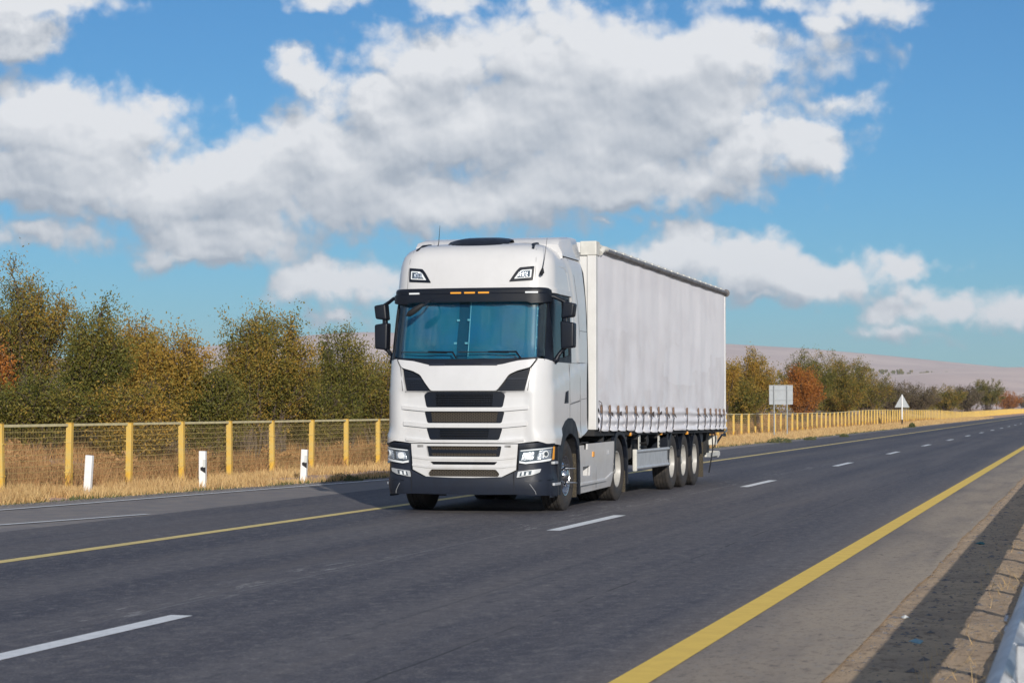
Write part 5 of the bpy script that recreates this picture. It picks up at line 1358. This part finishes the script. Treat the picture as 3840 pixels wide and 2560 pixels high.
# the curtain: belly, strap pinches and a loose skirt
STR = [3.50, 4.11, 4.77, 5.44, 6.19, 6.84, 7.52, 8.23, 9.02, 9.67, 11.09, 12.34, 13.11, 13.77, 14.44, 14.93, 15.45]
def curtain(sx):
    ny, nz_ = 300, 60; mb = MB(); zs = np.concatenate([np.linspace(1.16, 1.66, 26), np.linspace(1.70, 4.06, nz_-25)])
    for z in zs:
        for i in range(ny+1):
            y = Y0+.10+(Y1-Y0-.12)*i/ny
            dmin = min(abs(y-s_) for s_ in STR)
            k = sm(1.66, 1.45, z)
            b = .010*mnoise.noise(Vector((y*.8, z*.9, 3+sx)))+.006*mnoise.noise(Vector((y*2.5, z*1.3, 7)))
            b += .008*math.sin(PI*(y-3.3)/1.25)**2*sm(1.5, 2.2, z)
            fold = .022*math.sin((z+.02*mnoise.noise(Vector((y*.7, 0, 2))))*2*PI/.165+.6)+.012*mnoise.noise(Vector((y*1.2, z*9, 5)))
            pinch = -.030*math.exp(-(dmin/.05)**2)
            puff = .02*min(1, dmin/.25)
            x = 1.262+b*(1-k)+k*(fold+pinch+puff)+.004
            zz = z
            if z < 1.3:      # scalloped hem, pulled up at each strap, dropping behind the fifth strap
                zz += sm(1.30, 1.16, z)*(.030*math.exp(-(dmin/.08)**2)+(.012 if y < 6.12 else -.028 if y < 9.7 else 0.0)+.006*mnoise.noise(Vector((y*3, 0, 9))))
            mb.v.append((sx*x, y, zt(y, zz)))
    n = ny+1; mb.f = [(j*n+i, j*n+i+1, (j+1)*n+i+1, (j+1)*n+i) for j in range(len(zs)-1) for i in range(ny)]
    return T(mb, 'curtain', 'curtain', smooth=80)
c1 = curtain(1); c2 = curtain(-1)
for i, y in enumerate(STR):
    st = T(MB().tube([(1.292, y, zt(y, 1.50)), (1.300, y, zt(y, 1.38)), (1.290, y, zt(y, 1.25)), (1.27, y, zt(y, 1.16))], .011, 4), 'strap', 'strap')
    MBb = MB().prism_x([(y-.03, zt(y, 1.47)), (y+.025, zt(y, 1.46)), (y+.032, zt(y, 1.54)), (y+.012, zt(y, 1.60)), (y-.022, zt(y, 1.595)), (y-.035, zt(y, 1.54))], 1.275, 1.305)
    MBb.build('buckle', 'buckle', st, org=TR0, bevel=.006)
    if random.random() < .7:
        s1 = random.uniform(.03, .12); zz = zt(y, 1.47)
        MB().add([(1.31, y+.02, zz+.02), (1.325, y+.02+s1, zz+random.uniform(-.08, .06)), (1.325, y+.03+s1, zz-random.uniform(.0, .10)), (1.30, y+.02, zz-.03)], [(0, 1, 2, 3)]).build('strap_tail', 'strap', st, org=TR0)
T(MB().tube([(1.28, 3.05+.3, 1.66), (1.30, 3.45, 1.63), (1.305, 3.5, 1.5)], .006, 4), 'tension_cord', 'strap')
# chassis
T(zbox(MB(), -1.24, 1.24, Y0, Y1, 1.10, 1.19), 'floor_frame', 'chassis')
T(MB().box(-.60, -.45, 3.6, 15.5, .80, 1.10).box(.45, .60, 3.6, 15.5, .80, 1.10), 'chassis_rail', 'chassis')
mb = MB()
for y in np.arange(4.0, 15.4, .9): zbox(mb, -1.2, 1.2, y, y+.07, 1.0, 1.10)
T(mb, 'cross_members', 'chassis')
for sx in (-1, 1):
    T(MB().box(*sorted((sx*.65, sx*.80)), 6.0, 6.15, .35, 1.05), 'landing_leg', 'chassis', bevel=.01)
T(MB().box(-.9, -.3, 7.4, 8.9, .55, .95), 'equipment_box', 'chassis', bevel=.02); T(MB().box(.55, 1.0, 7.2, 8.6, .62, 1.0), 'equipment_box', 'chassis', bevel=.02)
T(MB().tube([(.6, 7.9, .98), (1.15, 7.9, .98)], .11, 10), 'air_tank', 'chassis')
for y in TW:
    T(MB().tube([(-.95, y, .53), (.95, y, .53)], .075, 8), 'axle', 'chassis')
    T(MB().box(-.56, -.42, y-.35, y+.1, .55, .85).box(.42, .56, y-.35, y+.1, .55, .85), 'axle_hanger', 'chassis')
    for sx in (-1, 1):
        T(arc_band(y, .53, .575, .59, .15 if y != TW[0] else .4, PI-.15, *sorted((sx*.88, sx*1.22)), n=12), 'wheel_cover', 'plastic')
for sx in (-1, 1):
    T(MB().prism_x([(9.45, .60), (9.55, .60), (9.68, .95), (9.95, 1.12), (9.82, 1.12), (9.52, .95)], *sorted((sx*.92, sx*1.23))), 'mudguard_front', 'plastic', bevel=.008)
    T(MB().prism_x([(9.40, .58), (9.50, .58), (9.50, 1.10), (9.40, 1.10)], *sorted((sx*.85, sx*1.225))), 'splash_plate', 'plastic')
    T(MB().box(*sorted((sx*.85, sx*1.22)), 13.25, 13.27, .14, .85), 'mud_flap', 'brush')
    T(MB().prism_x([(13.55, .55), (13.75, .55), (14.0, 1.1), (13.45, 1.1)], *sorted((sx*1.05, sx*1.10))), 'rear_bracket', 'plastic2')
    for y, z in ((5.96, 1.10), (8.70, 1.08), (11.36, 1.06)):
        T(MB().box(*sorted((sx*1.20, sx*1.26)), y-.055, y+.055, z-.03, z+.03), 'side_marker', 'amber', bevel=.008)
# side underrun guard
sgd = T(MB().box(1.20, 1.225, 6.45, 9.48, .50, .79), 'side_guard', 'alu', bevel=.003)
for z in (.50, .79): MB().tube([(1.225, 6.45, z), (1.225, 9.48, z)], .030, 8).build('edge_rail', 'alu', sgd, org=TR0, smooth=50)
MB().box(1.19, 1.262, 6.38, 6.46, .45, .83).build('end_cap', 'cream', sgd, org=TR0, bevel=.015)
for y in (6.95, 8.72):
    MB().box(1.185, 1.20, y-.07, y+.07, .75, 1.08).build('hanger', 'cream', sgd, org=TR0, bevel=.004)
    for z in (.86, .93): MB().tube([(1.20, y, z), (1.212, y, z)], .014, 6).build('bolt', 'chassis', sgd, org=TR0)
# tail: underrun bar, light box, arm, hooks
T(MB().box(-1.15, 1.20, 15.25, 15.37, .50, .63), 'underrun_bar', 'cream', bevel=.008)
T(MB().box(.9, 1.0, 14.9, 15.30, .6, 1.1).box(-1.0, -.9, 14.9, 15.30, .6, 1.1), 'underrun_bracket', 'chassis')
T(MB().box(1.20, 1.21, 13.75, 15.40, .535, .62), 'tail_side_rail', 'cream')
T(MB().box(.70, 1.16, 15.2, 15.35, .76, .96), 'lamp_box', 'cream', bevel=.01)
T(MB().tube([(1.15, 15.35, .80), (1.19, 15.75, .96), (1.2, 16.05, .97)], [.022, .022, .022], 6), 'lamp_arm', 'plastic')
T(MB().box(1.18, 1.23, 15.98, 16.1, .93, 1.0), 'marker_light', 'plastic', bevel=.006)
T(MB().tube([(1.26, 15.62, 1.13), (1.30, 15.70, 1.10), (1.29, 15.78, 1.06), (1.26, 15.70, 1.02)], .025, 6), 'tail_hook', 'steel')
T(MB().tube([(1.24, 14.2, 1.08), (1.25, 14.25, .7), (1.23, 14.05, .35), (1.23, 13.9, .22)], .014, 5), 'cable', 'black')
T(MB().tube([(1.24, 14.5, 1.08), (1.26, 14.55, .9), (1.25, 14.5, .74), (1.23, 14.35, .73)], .014, 5), 'cable', 'black')
T(MB().tube([(1.20, 3.32, 1.24), (1.24, 3.32, 1.24)], .04, 10), 'front_reflector', 'steel')

# ================================================================ AIR
hz = MB().box(-10500, 10500, -10500, 10500, -2, 330)
me = hz.mesh('haze'); o = link('haze', me); tag(o, kind='stuff')
mh = bpy.data.materials.new('haze_air'); mh.use_nodes = True; th = mh.node_tree; th.nodes.clear()
pv = th.nodes.new('ShaderNodeVolumePrincipled'); pv.inputs['Color'].default_value = (.80, .88, 1.0, 1); pv.inputs['Density'].default_value = 6.5e-5; pv.inputs['Anisotropy'].default_value = 0
ho = th.nodes.new('ShaderNodeOutputMaterial'); th.links.new(pv.outputs[0], ho.inputs['Volume'])
me.materials.append(mh)
